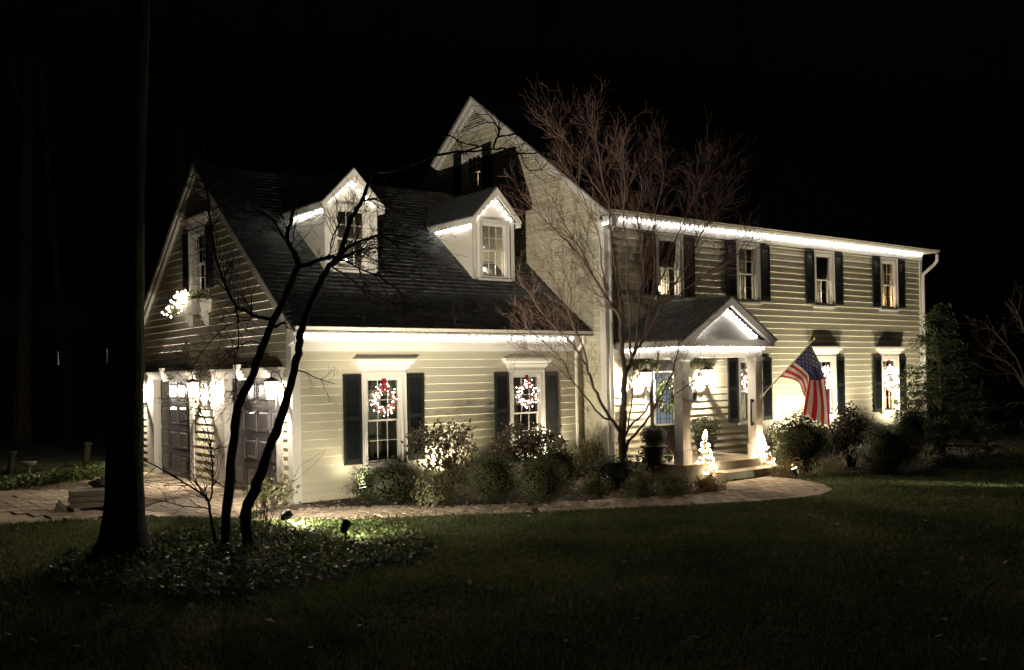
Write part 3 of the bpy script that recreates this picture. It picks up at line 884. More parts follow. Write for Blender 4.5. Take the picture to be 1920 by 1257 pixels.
for sg in (-1, 1):
    xe = xc + sg * ((EX1 - EX0) / 2 + .04); ze = ZF1 - .04 * sl
    r = MB(); r.slab([(xe, EY - .03, ze), (xc, EY - .03, ZPk), (xc, YM + .02, ZPk), (xe, YM - .02, ze)], (0, 0, .035))
    pr_ = r.build('porch_roof', M['roof'], house)
    k = MB(); wd = .15
    k.slab([(xe, EY - .012, ze - .02), (xe, EY - .012, ze + .012), (xc, EY - .012, ZPk + .012), (xc, EY - .012, ZPk - wd), (xe - sg * (wd - .02) / sl, EY - .012, ze - .02)], (0, .024, 0))
    k.build('rake_board', M['trim'], ped)
    k = MB(); k.slab([(xe - sg * .02, EY + .012, ze - .03), (xc, EY + .012, ZPk - .03), (xc, EY + .20, ZPk - .03), (xe - sg * .02, EY + .20, ze - .03)], (0, 0, .012)); k.build('rake_soffit', M['trim'], ped)
    # shingles on the porch roof
    Ls = sqrt((xc - xe) ** 2 + (ZPk - ze) ** 2); sb = MB(); s = -.02
    ux, uz = (xc - xe) / Ls, (ZPk - ze) / Ls; nx, nz = -uz * (1 if ux > 0 else -1), abs(ux)
    while s < Ls - .05:
        y = EY - .03
        while y < YM - .01:
            w = rnd.uniform(.16, .32); ya, yb = y, min(y + w - .005, YM - .02); h = rnd.uniform(.006, .010)
            s1 = min(s + .16, Ls)
            P = lambda yy, ss, hh: (xe + ux * ss + nx * (.036 + hh), yy, ze + uz * ss + nz * (.036 + hh))
            if yb > ya + .01:
                sb.add([P(ya, s, 0), P(yb, s, 0), P(yb, s, h), P(ya, s, h), P(yb, s1, .001), P(ya, s1, .001)], [(0, 1, 2, 3), (3, 2, 4, 5), (0, 3, 5), (1, 4, 2)])
            y += w
        s += .13
    tag(sb.build('shingles', M['roof'], pr_), kind='stuff')
# grab handle on the right column (its left face)
b = MB(); cx = PX1 - .215
for z in (1.02, 1.50): b.box(cx - .055, cx + .002, PF + .06, PF + .10, z - .03, z + .03)
b.box(cx - .075, cx - .05, PF + .063, PF + .097, .98, 1.54)
b.build('grab_handle', M['black'], house)
# front door
b = MB(T1)
b.box(DC - .63, DC - .49, -.03, .05, PZ, 2.40); b.box(DC + .49, DC + .63, -.03, .05, PZ, 2.40); b.box(DC - .66, DC + .66, -.03, .06, 2.40, 2.50)
b.build('door_surround', M['trim'], house)
b = MB(T1); b.box(DC - .49, DC + .49, -.06, .015, 2.30, 2.40); b.build('door_lintel', M['doorblack'], house)
b = MB(T1)
b.box(DC - .49, DC - .46, -.06, .02, PZ, 2.30); b.box(DC + .46, DC + .49, -.06, .02, PZ, 2.30)
b.box(DC - .455, DC - .30, -.05, -.01, PZ + .02, 2.295); b.box(DC + .30, DC + .455, -.05, -.01, PZ + .02, 2.295)
b.box(DC - .30, DC + .30, -.05, -.01, 2.15, 2.295); b.box(DC - .30, DC + .30, -.05, -.01, PZ + .02, .98)
door = b.build('front_door', M['doorblack'], house)
b = MB(T1); b.box(DC - .31, DC - .275, -.012, .01, .975, 2.16); b.box(DC + .275, DC + .31, -.012, .01, .975, 2.16); b.box(DC - .275, DC + .275, -.012, .01, .975, 1.01); b.box(DC - .275, DC + .275, -.012, .01, 2.125, 2.16)
b.build('glazing_frame', M['trim'], door)
b = MB(T1); b.add([(DC - .28, -.03, 1.0), (DC + .28, -.03, 1.0), (DC + .28, -.03, 2.13), (DC - .28, -.03, 2.13)], [(0, 1, 2, 3)]); b.build('door_glass', M['leaded'], door)
b = MB(T1)
for x in (-.19, -.1, .1, .19): b.box(DC + x - .006, DC + x + .006, -.029, -.022, 1.0, 2.13)
for z in (1.12, 1.38, 1.75, 2.02): b.box(DC - .28, DC + .28, -.0285, -.0215, z - .006, z + .006)
b.build('leading', M['black'], door)
b = MB(T1); b.box(DC - .62, DC + .62, -.45, -.42, PZ, 2.3); b.build('hall_wall', M['room'], house)
b = MB(T1); b.box(DC + .34, DC + .38, -.01, .05, 1.30, 1.62); b.ball((DC + .36, .06, 1.25), .03); b.build('handle', M['brass'], door)
b = MB(T1)
for z0 in (.45,): b.box(DC - .22, DC + .22, -.012, .0, z0, z0 + .40)
b.build('kick_panel', M['doorblack'], door)
# wall mailbox
mbx = empty('mailbox', (9.17, YM - .03, 1.62)); tag(mbx, 'small grey wall mailbox right of the left porch column, under the lantern', 'mailbox')
b = MB(); b.box(9.09, 9.25, YM - .13, YM - .03, 1.48, 1.76); b.build('body', M['concrete'], mbx)
b = MB(); b.hexa([(9.08, YM - .14, 1.761), (9.26, YM - .14, 1.761), (9.26, YM - .03, 1.761), (9.08, YM - .03, 1.761)], [(9.08, YM - .12, 1.80), (9.26, YM - .12, 1.80), (9.26, YM - .03, 1.83), (9.08, YM - .03, 1.83)]); b.build('lid', M['black'], mbx)
b = MB(); b.box(9.12, 9.22, YM - .137, YM - .131, 1.52, 1.66); b.build('plate', M['black'], mbx)
#@@PART2
# ================================================================== LIGHTS ON THE HOUSE
def bulb_mesh(r, m, stretch=1.5):
    b = MB(); b.ball((0, 0, 0), r, 6, 4, stretch)
    o = b.build('bulb', m); me = o.data; bpy.data.objects.remove(o); return me
BULB = bulb_mesh(.0185, M['bulb'], 1.7)
def string(label, runs, spacing, base, group='light strings along the roof edges'):
    """runs: list of polylines; one bulb every `spacing` metres, wire above the bulbs"""
    t = empty('string_lights', base); tag(t, label, 'string lights', group)
    for run in runs:
        run = [Vector(p) for p in run]
        wp = []
        for p, q in zip(run[:-1], run[1:]):
            L = (q - p).length; n = max(1, int(round(L / spacing)))
            for k in range(n):
                c = p.lerp(q, (k + .5) / n) + Vector((rnd.uniform(-.012, .012), rnd.uniform(-.004, .004), rnd.uniform(-.006, .006)))
                o = link('bulb', BULB, t); o.location = c - Vector(base)
                o.rotation_euler = (rnd.uniform(-.3, .3), rnd.uniform(-.3, .3), 0)
                wp.append(c + Vector((0, 0, .032)))
        if len(wp) > 1:
            b = MB(); b.tube(wp, .004, 4); b.build('wire', M['wire'], t)
string('white light string under the garage gutter above the two ground floor windows', [[(-.02, -.115, 2.885), (6.34, -.115, 2.87)]], .168, (0, -.1, 2.9))
string('long white light string under the main roof gutter, above the four upper windows', [[(XM + .1, YM - .11, 5.335), (XR - .05, YM - .11, 5.335)]], .150, (XM, YM, 5.3))
string('short white light string at the main gable corner return beside the downspout', [[(XM - .13, YM - .30, 5.20), (XM - .13, YM - .05, 5.20)]], .10, (XM - .1, YM - .2, 5.2))
for (x0, x1), lab in (((1.24, 2.37), 'white light string around the dormer crossed by the dark forked tree'), ((4.66, 5.76), 'white light string around the dormer nearer the tall main gable')):
    Y, ZE, ZP = 1.18, 5.50, 6.08
    xc_ = (x0 + x1) / 2; yr = (ZE - .1 - GZ) / GS
    string(lab, [[(x0 - .05, (ZE - .26 - GZ) / GS - .06, ZE - .225), (x0 - .05, Y - .02, ZE - .225)],
                 [(x0 + .07, Y - .07, ZE - .06), (xc_, Y - .07, ZP - .205), (x1 - .07, Y - .07, ZE - .06)]], .155, (x0, Y, ZE))
string('white light string under the porch eaves, above the two white columns', [[(PX0 - .05, YM - .15, 2.60), (PX0 - .05, PF - .045, 2.60), (PX1 + .05, PF - .045, 2.60)]], .115, (PX0, PF, 2.6))
string('white light string inside the triangular porch pediment', [[(EX0 + .40, EY + .13, ZF1 + .045), (xc, EY + .13, ZPk - .205), (EX1 - .40, EY + .13, ZF1 + .045)]], .105, (EX0, EY, 2.8))

# ---- wall lanterns
def lantern(label, base, out, s=1.0, watts=22, group=None):
    """base: point on the wall; out: unit vector away from the wall"""
    t = empty('wall_lantern', base); tag(t, label, 'lantern', group)
    B = Vector(base); o = Vector(out); side = Vector((-o.y, o.x, 0))
    c = B + o * .24 * s
    def P(a, bb, z): return tuple(c + side * a + o * bb + Vector((0, 0, z)))
    b = MB()
    b.tube([tuple(B + o * .003 + Vector((0, 0, .02))), tuple(B + o * .03 + Vector((0, 0, .02)))], .055 * s, 10)
    pts = [tuple(B + o * d * s + Vector((0, 0, z * s))) for d, z in ((.02, .02), (.05, .16), (.10, .28), (.19, .31), (.24, .28), (.24, .235))]
    b.tube(pts, .010 * s, 6)
    cu = [tuple(B + o * (.10 + .05 * cos(a)) * s + Vector((0, 0, (.36 + .05 * sin(a)) * s))) for a in [x * .5 for x in range(0, 11)]]
    b.tube(cu, .008 * s, 5)
    b.build('bracket', M['brass'], t)
    r0, r1 = .068 * s, .098 * s; z0, z1 = -.20 * s, .13 * s
    cage = MB()
    for sa in (-1, 1):
        for sb in (-1, 1):
            cage.tube([P(sa * r0, sb * r0, z0), P(sa * r1, sb * r1, z1)], .007 * s, 4)
    for (r, z) in ((r0, z0), (r1, z1)):
        cage.tube([P(-r, -r, z), P(r, -r, z), P(r, r, z), P(-r, r, z), P(-r, -r, z)], .008 * s, 4)
    cage.tube([P(0, 0, z0), P(0, 0, z0 - .05 * s)], .012 * s, 6)
    cage.build('cage', M['brass'], t)
    cap = MB(); k = .045 * s
    for sa in range(4):
        a0, a1 = pi / 4 + sa * pi / 2, pi / 4 + (sa + 1) * pi / 2
        R, r = r1 * 1.414 * 1.1, .035 * s
        cap.add([P(R * cos(a0), R * sin(a0), z1 + .012 * s), P(R * cos(a1), R * sin(a1), z1 + .012 * s), P(r * cos(a1), r * sin(a1), z1 + .075 * s), P(r * cos(a0), r * sin(a0), z1 + .075 * s)], [(0, 1, 2, 3)])
    cap.tube([P(0, 0, z1 + .075 * s), P(0, 0, z1 + .11 * s)], .016 * s, 6)
    cap.build('cap', M['brass'], t)
    for q in range(4):
        a0, a1 = pi / 4 + q * pi / 2, pi / 4 + (q + 1) * pi / 2
        g = MB(); f0, f1 = r0 * 1.414 * .97, r1 * 1.414 * .97
        g.add([P(f0 * cos(a0), f0 * sin(a0), z0), P(f0 * cos(a1), f0 * sin(a1), z0), P(f1 * cos(a1), f1 * sin(a1), z1), P(f1 * cos(a0), f1 * sin(a0), z1)], [(0, 1, 2, 3)])
        g.build('pane', M['lampglass'], t)
    bb = MB(); bb.ball(P(0, 0, -.02 * s), .026 * s, 8, 6, 1.4); bb.build('bulb', M['lampbulb'], t)
    l = bpy.data.lights.new('lantern_light', 'POINT'); l.energy = watts; l.color = (1.0, .86, .68); l.shadow_soft_size = .03
    lo = bpy.data.objects.new('lantern_light', l); COL.objects.link(lo); lo.parent = t
    lo.location = Vector(P(0, 0, -.085 * s)) - B
    return t
LG = 'bronze carriage lanterns on the walls'
lantern('lit bronze lantern on the rear garage pier, half behind the thick dark trunk', (-.03, 8.05, 1.98), (-1, 0, 0), 0.95, 135, LG)
lantern('lit bronze lantern on the pier between the two garage doors', (-.03, 4.09, 1.98), (-1, 0, 0), 0.95, 135, LG)
lantern('lit bronze lantern on the garage corner pier beside the corner board', (-.03, .27, 1.98), (-1, 0, 0), 0.95, 135, LG)
lantern('lit bronze porch lantern left of the front door', (7.52, YM - .03, 2.02), (0, -1, 0), 0.95, 135, LG)
lantern('lit bronze porch lantern right of the front door, above the mailbox', (9.46, YM - .03, 2.04), (0, -1, 0), 1.0, 100, LG)

# ---- leaf helpers
def leaf_quads(pts, nrm, size, aspect=2.0, jit=.8, seed=1, fold=0.0):
    """numpy: diamonds of about `size`, lying roughly along nrm"""
    r = np.random.default_rng(seed); n = len(pts)
    nn = nrm + r.normal(0, jit, (n, 3)); nn /= np.linalg.norm(nn, axis=1)[:, None] + 1e-9
    a = r.normal(0, 1, (n, 3)); a -= nn * (a * nn).sum(1)[:, None]; a /= np.linalg.norm(a, axis=1)[:, None] + 1e-9
    b = np.cross(nn, a)
    s = size * r.uniform(.6, 1.3, (n, 1))
    w = s / aspect
    v = np.stack([pts - a * s * .5, pts + b * w * .5 + nn * s * .06, pts + a * s * .5, pts - b * w * .5 + nn * s * .06], 1)
    return v.reshape(-1, 3)

def wreath(label, c, out, R=.24, n=75, ribbon=True, r_bulb=.011, seed=1, group='lit wreaths hung in the windows'):
    """ring hung on a window: c centre, out = outward unit vector"""
    rr = random.Random(seed)
    t = empty('wreath', c); tag(t, label, 'wreath', group)
    o = Vector(out); side = Vector((-o.y, o.x, 0)); up = Vector((0, 0, 1)); C_ = Vector(c)
    b = MB(); pts = [tuple(C_ + (side * cos(a) + up * sin(a)) * R * .68) for a in [2 * pi * k / 24 for k in range(25)]]
    b.tube(pts, .012, 5)
    for k in range(170):
        a = rr.random() * 2 * pi; r0 = R * .68; r1 = R * rr.choice((rr.uniform(.35, .6), rr.uniform(.8, 1.05)))
        p = C_ + (side * cos(a) + up * sin(a)) * r0; a2 = a + rr.uniform(-.35, .35)
        q = C_ + (side * cos(a2) + up * sin(a2)) * r1 + o * rr.uniform(-.01, .06)
        b.tube([tuple(p), tuple((p + q) / 2 + o * .01), tuple(q)], .004, 3, False)
    b.build('twig_ring', M['wreathtwig'], t)
    lb = MB()
    for k in range(n):
        a = rr.random() * 2 * pi; r1 = R * rr.uniform(.42, 1.05)
        q = C_ + (side * cos(a) + up * sin(a)) * r1 + o * rr.uniform(.0, .07)
        lb.ball(tuple(q), r_bulb * rr.uniform(.8, 1.35), 5, 4, rr.uniform(1, 1.5))
    tag(lb.build('bulbs', M['wreathbulb'], t), kind='stuff')
    if ribbon:
        rb = MB()
        for dx in (-.012, .018):
            p = [C_ + side * (dx - .024) + up * (R + .15), C_ + side * (dx + .024) + up * (R + .15), C_ + side * (dx * 2 + .026) + up * (R * .62) + o * .04, C_ + side * (dx * 2 - .026) + up * (R * .62) + o * .04]
            rb.slab([tuple(x) for x in p], tuple(o * .004))
        rb.build('ribbon', M['red'], t)
    return t
wreath('round wreath of white lights on a red ribbon, garage window nearest the lit corner', (1.765, -.02, 1.72), (0, -1, 0), .285, 72, r_bulb=.0085, seed=3)
wreath('round wreath of white lights on a red ribbon, window beside the garage downspout', (5.08, -.02, 1.75), (0, -1, 0), .285, 76, r_bulb=.0085, seed=4)
wreath('wreath of white lights in the porch window behind the right column', (11.22, YM - .02, 1.88), (0, -1, 0), .30, 80, False, seed=5)
wreath('wreath of white lights behind the hanging flag', (14.27, YM - .02, 1.90), (0, -1, 0), .30, 90, False, .013, seed=6)
wreath('bright wreath on a red ribbon in the amber window at the far right', (17.27, YM - .02, 1.86), (0, -1, 0), .33, 120, True, .015, seed=7)
# greenery wreath on the front door, garlands over the porch lanterns
def greens(name, label, cat, base, pts, spread, n, size, bulbs=0, seed=1, m='garland', group=None):
    r = np.random.default_rng(seed)
    t = empty(name, base); tag(t, label, cat, group)
    P = np.array(pts)[r.integers(0, len(pts), n)] + r.normal(0, spread, (n, 3))
    tag(np_mesh('sprigs', leaf_quads(P, r.normal(0, 1, (n, 3)), size, 4.0, 1.0, seed), 4, M[m], t, base), kind='stuff')
    if bulbs:
        lb = MB()
        for q in np.array(pts)[r.integers(0, len(pts), bulbs)] + r.normal(0, spread, (bulbs, 3)): lb.ball(tuple(q), .009, 5, 4)
        tag(lb.build('bulbs', M['wreathbulb'], t), kind='stuff')
    b = MB(); b.tube([tuple(p) for p in pts], .012, 5); b.build('stem', M['bark'], t)
    return t
ring = [(DC + .02 + .23 * cos(a), YM - .05, 1.62 + .30 * sin(a)) for a in [2 * pi * k / 24 for k in range(25)]]
greens('door_wreath', 'leafy green wreath with few lights on the glazed front door', 'wreath', (DC, YM - .05, 1.6), ring, .045, 900, .10, 16, 2)
for xx, lab, sd in ((7.62, 'pale evergreen swag above the left porch lantern', 3), (9.36, 'pale evergreen swag above the right porch lantern', 4)):
    greens('evergreen_swag', lab, 'garland', (xx, YM - .12, 2.38), [(xx - .26, YM - .10, 2.30), (xx - .1, YM - .16, 2.40), (xx + .1, YM - .17, 2.40), (xx + .30, YM - .12, 2.28)], .045, 420, .11, 0, sd, group='evergreen swags over the porch lanterns')

# ---- window candles
def candle(label, T, a, z, d=-.20, warm=True, watts=1.2, r=.02):
    p = T(a, d, z)
    t = empty('window_candle', p); tag(t, label, 'candle', 'electric candles on the window sills')
    b = MB(); b.lathe(p, [(.04, 0), (.04, .012), (.014, .02), (.012, .11)], 8); b.build('stick', M['trim'], t)
    b = MB(); b.ball((p[0], p[1], p[2] + .14), r, 8, 6, 1.5); b.build('flame', M['candle' if warm else 'candlecool'], t)
    l = bpy.data.lights.new('candle_light', 'POINT'); l.energy = watts; l.color = (1.0, .66, .32) if warm else (1.0, .85, .62); l.shadow_soft_size = .02
    lo = bpy.data.objects.new('candle_light', l); COL.objects.link(lo); lo.parent = t; lo.location = (0, 0, .24)
candle('candle light in the upper window nearest the main corner, behind bare twigs', T1, 8.45, 3.83, -.2, False, 2.5, .035)
candle('candle light in the upper window above the porch gable', T1, 11.02, 3.83, -.2, False, 2.2)
candle('candle light in the upper window with a dark blind, third from the corner', T1, 14.10, 3.83, -.2, False, 2.2, .026)
candle('orange candle light in the farthest upper window', T1, 17.28, 3.83, -.2, True, 4.0, .03)
candle('candle light in the attic window of the tall gable', TM, 3.66, 6.73, -.2, True, 2.0, .03)
candle('candle light in the dormer nearer the main gable', TF(1.18), 5.12, 4.27, -.2, False, 3.0)
candle('candle light in the dormer behind the forked tree', TF(1.18), 1.80, 4.27, -.2, False, 2.2)
candle('candle light low in the porch window behind the right column', T1, 11.10, 1.02, -.2, False, 1.5)
candle('candle light in the garage gable window behind the flower box', TG, 4.25, 4.0, -.2, False, 3.0)
candle('warm candle light in the amber ground floor window at the far right', T1, 17.30, 1.02, -.2, True, 9.0)

# ---- flower box with lights below the garage gable window
fx = empty('window_box', (-.1, 4.25, 3.45)); tag(fx, 'white flower box of lit greenery below the garage gable window', 'flower box')
b = MB(TG)
b.hexa([(3.62, .03, 3.50), (4.88, .03, 3.50), (4.88, .22, 3.50), (3.62, .22, 3.50)], [(3.56, .03, 3.76), (4.94, .03, 3.76), (4.94, .30, 3.76), (3.56, .30, 3.76)])
b.build('trough', M['trim'], fx)
for yy in (3.80, 4.70):
    b = MB(TG); b.hexa([(yy - .05, .03, 3.22), (yy + .05, .03, 3.22), (yy + .05, .05, 3.22), (yy - .05, .05, 3.22)], [(yy - .05, .03, 3.498), (yy + .05, .03, 3.498), (yy + .05, .20, 3.498), (yy - .05, .20, 3.498)]); b.build('bracket', M['trim'], fx)
r = np.random.default_rng(5)
P = np.stack([-.17 + r.normal(0, .06, 500), r.uniform(3.5, 5.05, 500), 3.80 + np.abs(r.normal(0, .08, 500))], 1)
P[160:260, 2] -= .12; P[160:260, 0] -= .06
P[:160, 2] -= .25; P[:160, 0] -= .14; P[:160, 1] = r.uniform(4.6, 5.25, 160)
tag(np_mesh('greenery', leaf_quads(P, np.tile([0, 0, 1.], (500, 1)), .12, 2.5, 1.0, 3), 4, M['pale'], fx, (-.1, 4.25, 3.45)), kind='stuff')
lb = MB()
for k in range(74):
    y = 4.25 + abs(rnd.gauss(0, .45)); lb.ball((-.24 - rnd.random() * .18, y, 3.82 - (y - 4.3) * .18 + rnd.gauss(0, .09)), .019, 5, 4, 1.3)
tag(lb.build('bulbs', M['wreathbulb'], fx), kind='stuff')
pl = bpy.data.lights.new('flower_box_light', 'POINT'); pl.energy = 5; pl.color = (1, .88, .62); pl.shadow_soft_size = .1
po = bpy.data.objects.new('flower_box_light', pl); COL.objects.link(po); po.parent = fx; po.location = Vector((-.28, 4.55, 3.75)) - fx.location

# ---- cone light trees on the steps
def cone_tree(label, base, h, R, seed, n=92, lean=0.0):
    rr = random.Random(seed)
    t = empty('cone_light_tree', base); tag(t, label, 'light tree', 'lit wire cones beside the porch steps')
    b = MB(); X, Y, Z = base
    for k in range(5):
        a = 2 * pi * k / 5; b.tube([(X + R * cos(a), Y + R * sin(a), Z), (X + lean, Y, Z + h)], .005, 4)
    sp = [(X + lean * u + R * (1 - u) * cos(u * 40), Y + R * (1 - u) * sin(u * 40), Z + h * u) for u in [k / 70 for k in range(70)]]
    b.tube(sp, .004, 3); b.build('wire_frame', M['wire'], t)
    r = np.random.default_rng(seed); u = r.random(420) ** 1.3; a = r.random(420) * 2 * pi
    P = np.stack([X + lean * u + R * (1 - u) * np.cos(a) * .85, Y + R * (1 - u) * np.sin(a) * .85, Z + h * u], 1)
    tag(np_mesh('sprigs', leaf_quads(P, r.normal(0, 1, (420, 3)), .07, 3.5, 1, seed), 4, M['rust'], t, base), kind='stuff')
    lb = MB()
    for k in range(n):
        u = rr.random() ** 1.25; a = rr.random() * 2 * pi; q = R * (1 - u) * rr.uniform(.85, 1.12) + .012
        lb.ball((X + lean * u + q * cos(a), Y + q * sin(a), Z + .02 + h * u), 0.013 * rr.uniform(.8, 1.3), 5, 4, 1.4)
    tag(lb.build('bulbs', M['conebulb'], t), kind='stuff')
p = onZ(1328, 884, .17); cone_tree('cone shaped tree of warm lights left of the steps, by the left column', (p[0], p[1] + .06, .10), .84, .21, 11)
p = onZ(1438, 878, .10); cone_tree('leaning cone tree of warm lights right of the steps, by the right column', (p[0], p[1] + .06, .02), .80, .27, 12, 125, -.10)

# ---- potted plants on the porch
def pot_plant(label, base, rr_, h, fol_h, fol_r, seed, m='holly'):
    t = empty('potted_plant', base); tag(t, label, 'potted plant', 'planters on the porch')
    b = MB(); b.lathe(base, [(rr_ * .62, 0), (rr_ * .70, h * .2), (rr_ * .86, h * .7), (rr_ * .95, h * .88), (rr_ * 1.12, h * .90), (rr_ * 1.12, h), (rr_ * .9, h), (rr_ * .85, h * .92)], 20)
    b.build('pot', M['pot'], t, smooth=True)
    r = np.random.default_rng(seed); n = 1500
    d = r.normal(0, 1, (n, 3)); d /= np.linalg.norm(d, axis=1)[:, None]
    P = np.array(base) + np.array([0, 0, h + fol_h * .45]) + d * np.array([fol_r, fol_r, fol_h * .55]) * (r.random((n, 1)) ** .45)
    tag(np_mesh('foliage', leaf_quads(P, np.tile([0, 0, 1.0], (n, 1)), .11, 6.0, 1.2, seed), 4, M[m], t, base), kind='stuff')
    b = MB()
    for k in range(14):
        a = rnd.random() * 6.28; q = fol_r * rnd.uniform(.3, .9)
        b.tube([(base[0], base[1], base[2] + h * .9), (base[0] + q * .5 * cos(a), base[1] + q * .5 * sin(a), base[2] + h + fol_h * .4), (base[0] + q * cos(a), base[1] + q * sin(a), base[2] + h + fol_h * rnd.uniform(.6, .95))], .006, 4)
    b.build('stems', M['bark'], t)
q = onY(1226, 845, -1.95); pot_plant('evergreen shrub in a round black planter, left of the porch column', (float(q[0]), -1.95, PZ), .24, .36, .42, .27, 21)
q = onY(1322, 845, -1.25); pot_plant('bushy evergreen in a dark planter on the porch, behind the left light cone', (float(q[0]), -1.25, PZ), .24, .36, .50, .36, 22)

# ---- flag
A = np.array([PX1 - .04, PF - .005, 1.58])
tip = onX(1527, 636, float(A[0]) + .0)
fl = empty('flag', tuple(A)); tag(fl, 'striped red and white flag with starred blue canton hanging from a slanted pole', 'flag')
b = MB(); b.tube([tuple(A + np.array([0, -.03, .03]) * 1), tuple(tip)], .013, 8); b.build('pole', M['pole'], fl)
b = MB(); b.ball(tuple(tip + (tip - A) * .012), .03, 10, 6, 1.3); b.build('finial', M['gold'], fl)
b = MB(); b.box(A[0] - .045, A[0] + .045, A[1] - .012, A[1] + .004, A[2] - .07, A[2] + .07); b.tube([tuple(A), tuple(A + (tip - A) * .07)], .022, 8); b.build('bracket', M['trim'], fl)
# control grid: rows = across the stripes (0 at the tip end), columns = along the stripes
def dep(x, y, k): 
    return pt(x, y, k)
dt = depth_of(tip); dA = depth_of(A)
def hoist(v):
    s = .93 - v * .56
    return A + (tip - A) * s + np.array([0, 0, -.012])
rows = [0.0, .27, .54, .62, 1.0]
dm = (dt + dA) / 2
grid = [
    [hoist(0.0), pt(1541, 690, dt - .02), pt(1550, 730, dt + .02), pt(1555, 765, dt + .0), pt(1557, 799, dt + .05)],
    [hoist(.27), pt(1529, 698, dm - .10), pt(1534, 728, dm - .06), pt(1536, 760, dm - .10), pt(1534, 790, dm - .04)],
    [hoist(.54), pt(1515, 702, dm - .14), pt(1514, 725, dm - .16), pt(1510, 752, dm - .15), pt(1506, 777, dm - .13)],
    [hoist(.62), pt(1511, 705, dm - .02), pt(1516, 730, dm + .03), pt(1517, 756, dm + .03), pt(1515, 780, dm + .04)],
    [hoist(1.0), pt(1495, 716, dA - .05), pt(1507, 741, dm + .08), pt(1524, 765, dm + .12), pt(1535, 788, dm + .12)],
]
def cr(p0, p1, p2, p3, t):
    return .5 * ((2 * p1) + (-p0 + p2) * t + (2 * p0 - 5 * p1 + 4 * p2 - p3) * t * t + (-p0 + 3 * p1 - 3 * p2 + p3) * t ** 3)
def spl(L, ts, t):
    i = 0
    while i < len(ts) - 2 and t > ts[i + 1]: i += 1
    u = (t - ts[i]) / (ts[i + 1] - ts[i])
    g = lambda k: L[max(0, min(len(L) - 1, k))]
    return cr(g(i - 1), g(i), g(i + 1), g(i + 2), u)
def cloth(u, v):
    cols = [0, .28, .52, .76, 1.0]
    p = spl([np.array(spl(rw, cols, u)) for rw in grid], rows, v)
    return p + FW * (.012 * sin(u * 9 + v * 14) * min(1, u * 4))
NU, NV = 40, 52
vs = [tuple(cloth(i / NU, j / NV)) for j in range(NV + 1) for i in range(NU + 1)]
cb = MB(); cb.v = [tuple(x) for x in vs]
for j in range(NV):
    for i in range(NU):
        a = j * (NU + 1) + i
        cb.f.append((a, a + 1, a + NU + 2, a + NU + 1))
        st = int((j + .5) / NV * 13)
        cb.m.append(2 if (i + .5) / NU < .40 and st < 7 else (0 if st % 2 == 0 else 1))
cb.build('cloth', [M['flagred'], M['flagwhite'], M['flagblue']], fl, smooth=True)
sb = MB()
for rw in range(9):
    n = 6 if rw % 2 == 0 else 5
    for k in range(n):
        v = (rw + 1) / 10 * 7 / 13; u = .40 * ((2 * k + 1 if n == 6 else 2 * k + 2)) / 12
        for sgn in (-1, 1):
            ring_ = []
            for q in range(10):
                rr_ = .019 if q % 2 == 0 else .0085
                an = pi / 2 + q * pi / 5
                uu, vv = max(0, u + rr_ * cos(an) * .62), max(0, v - rr_ * sin(an) * 1.0)
                ring_.append(tuple(cloth(uu, vv) + FW * .004 * sgn))
            c_ = tuple(cloth(u, v) + FW * .0045 * sgn)
            sb.add([c_] + ring_, [(0, 1 + q, 1 + (q + 1) % 10) for q in range(10)])
tag(sb.build('stars', M['flagwhite'], fl), kind='stuff')

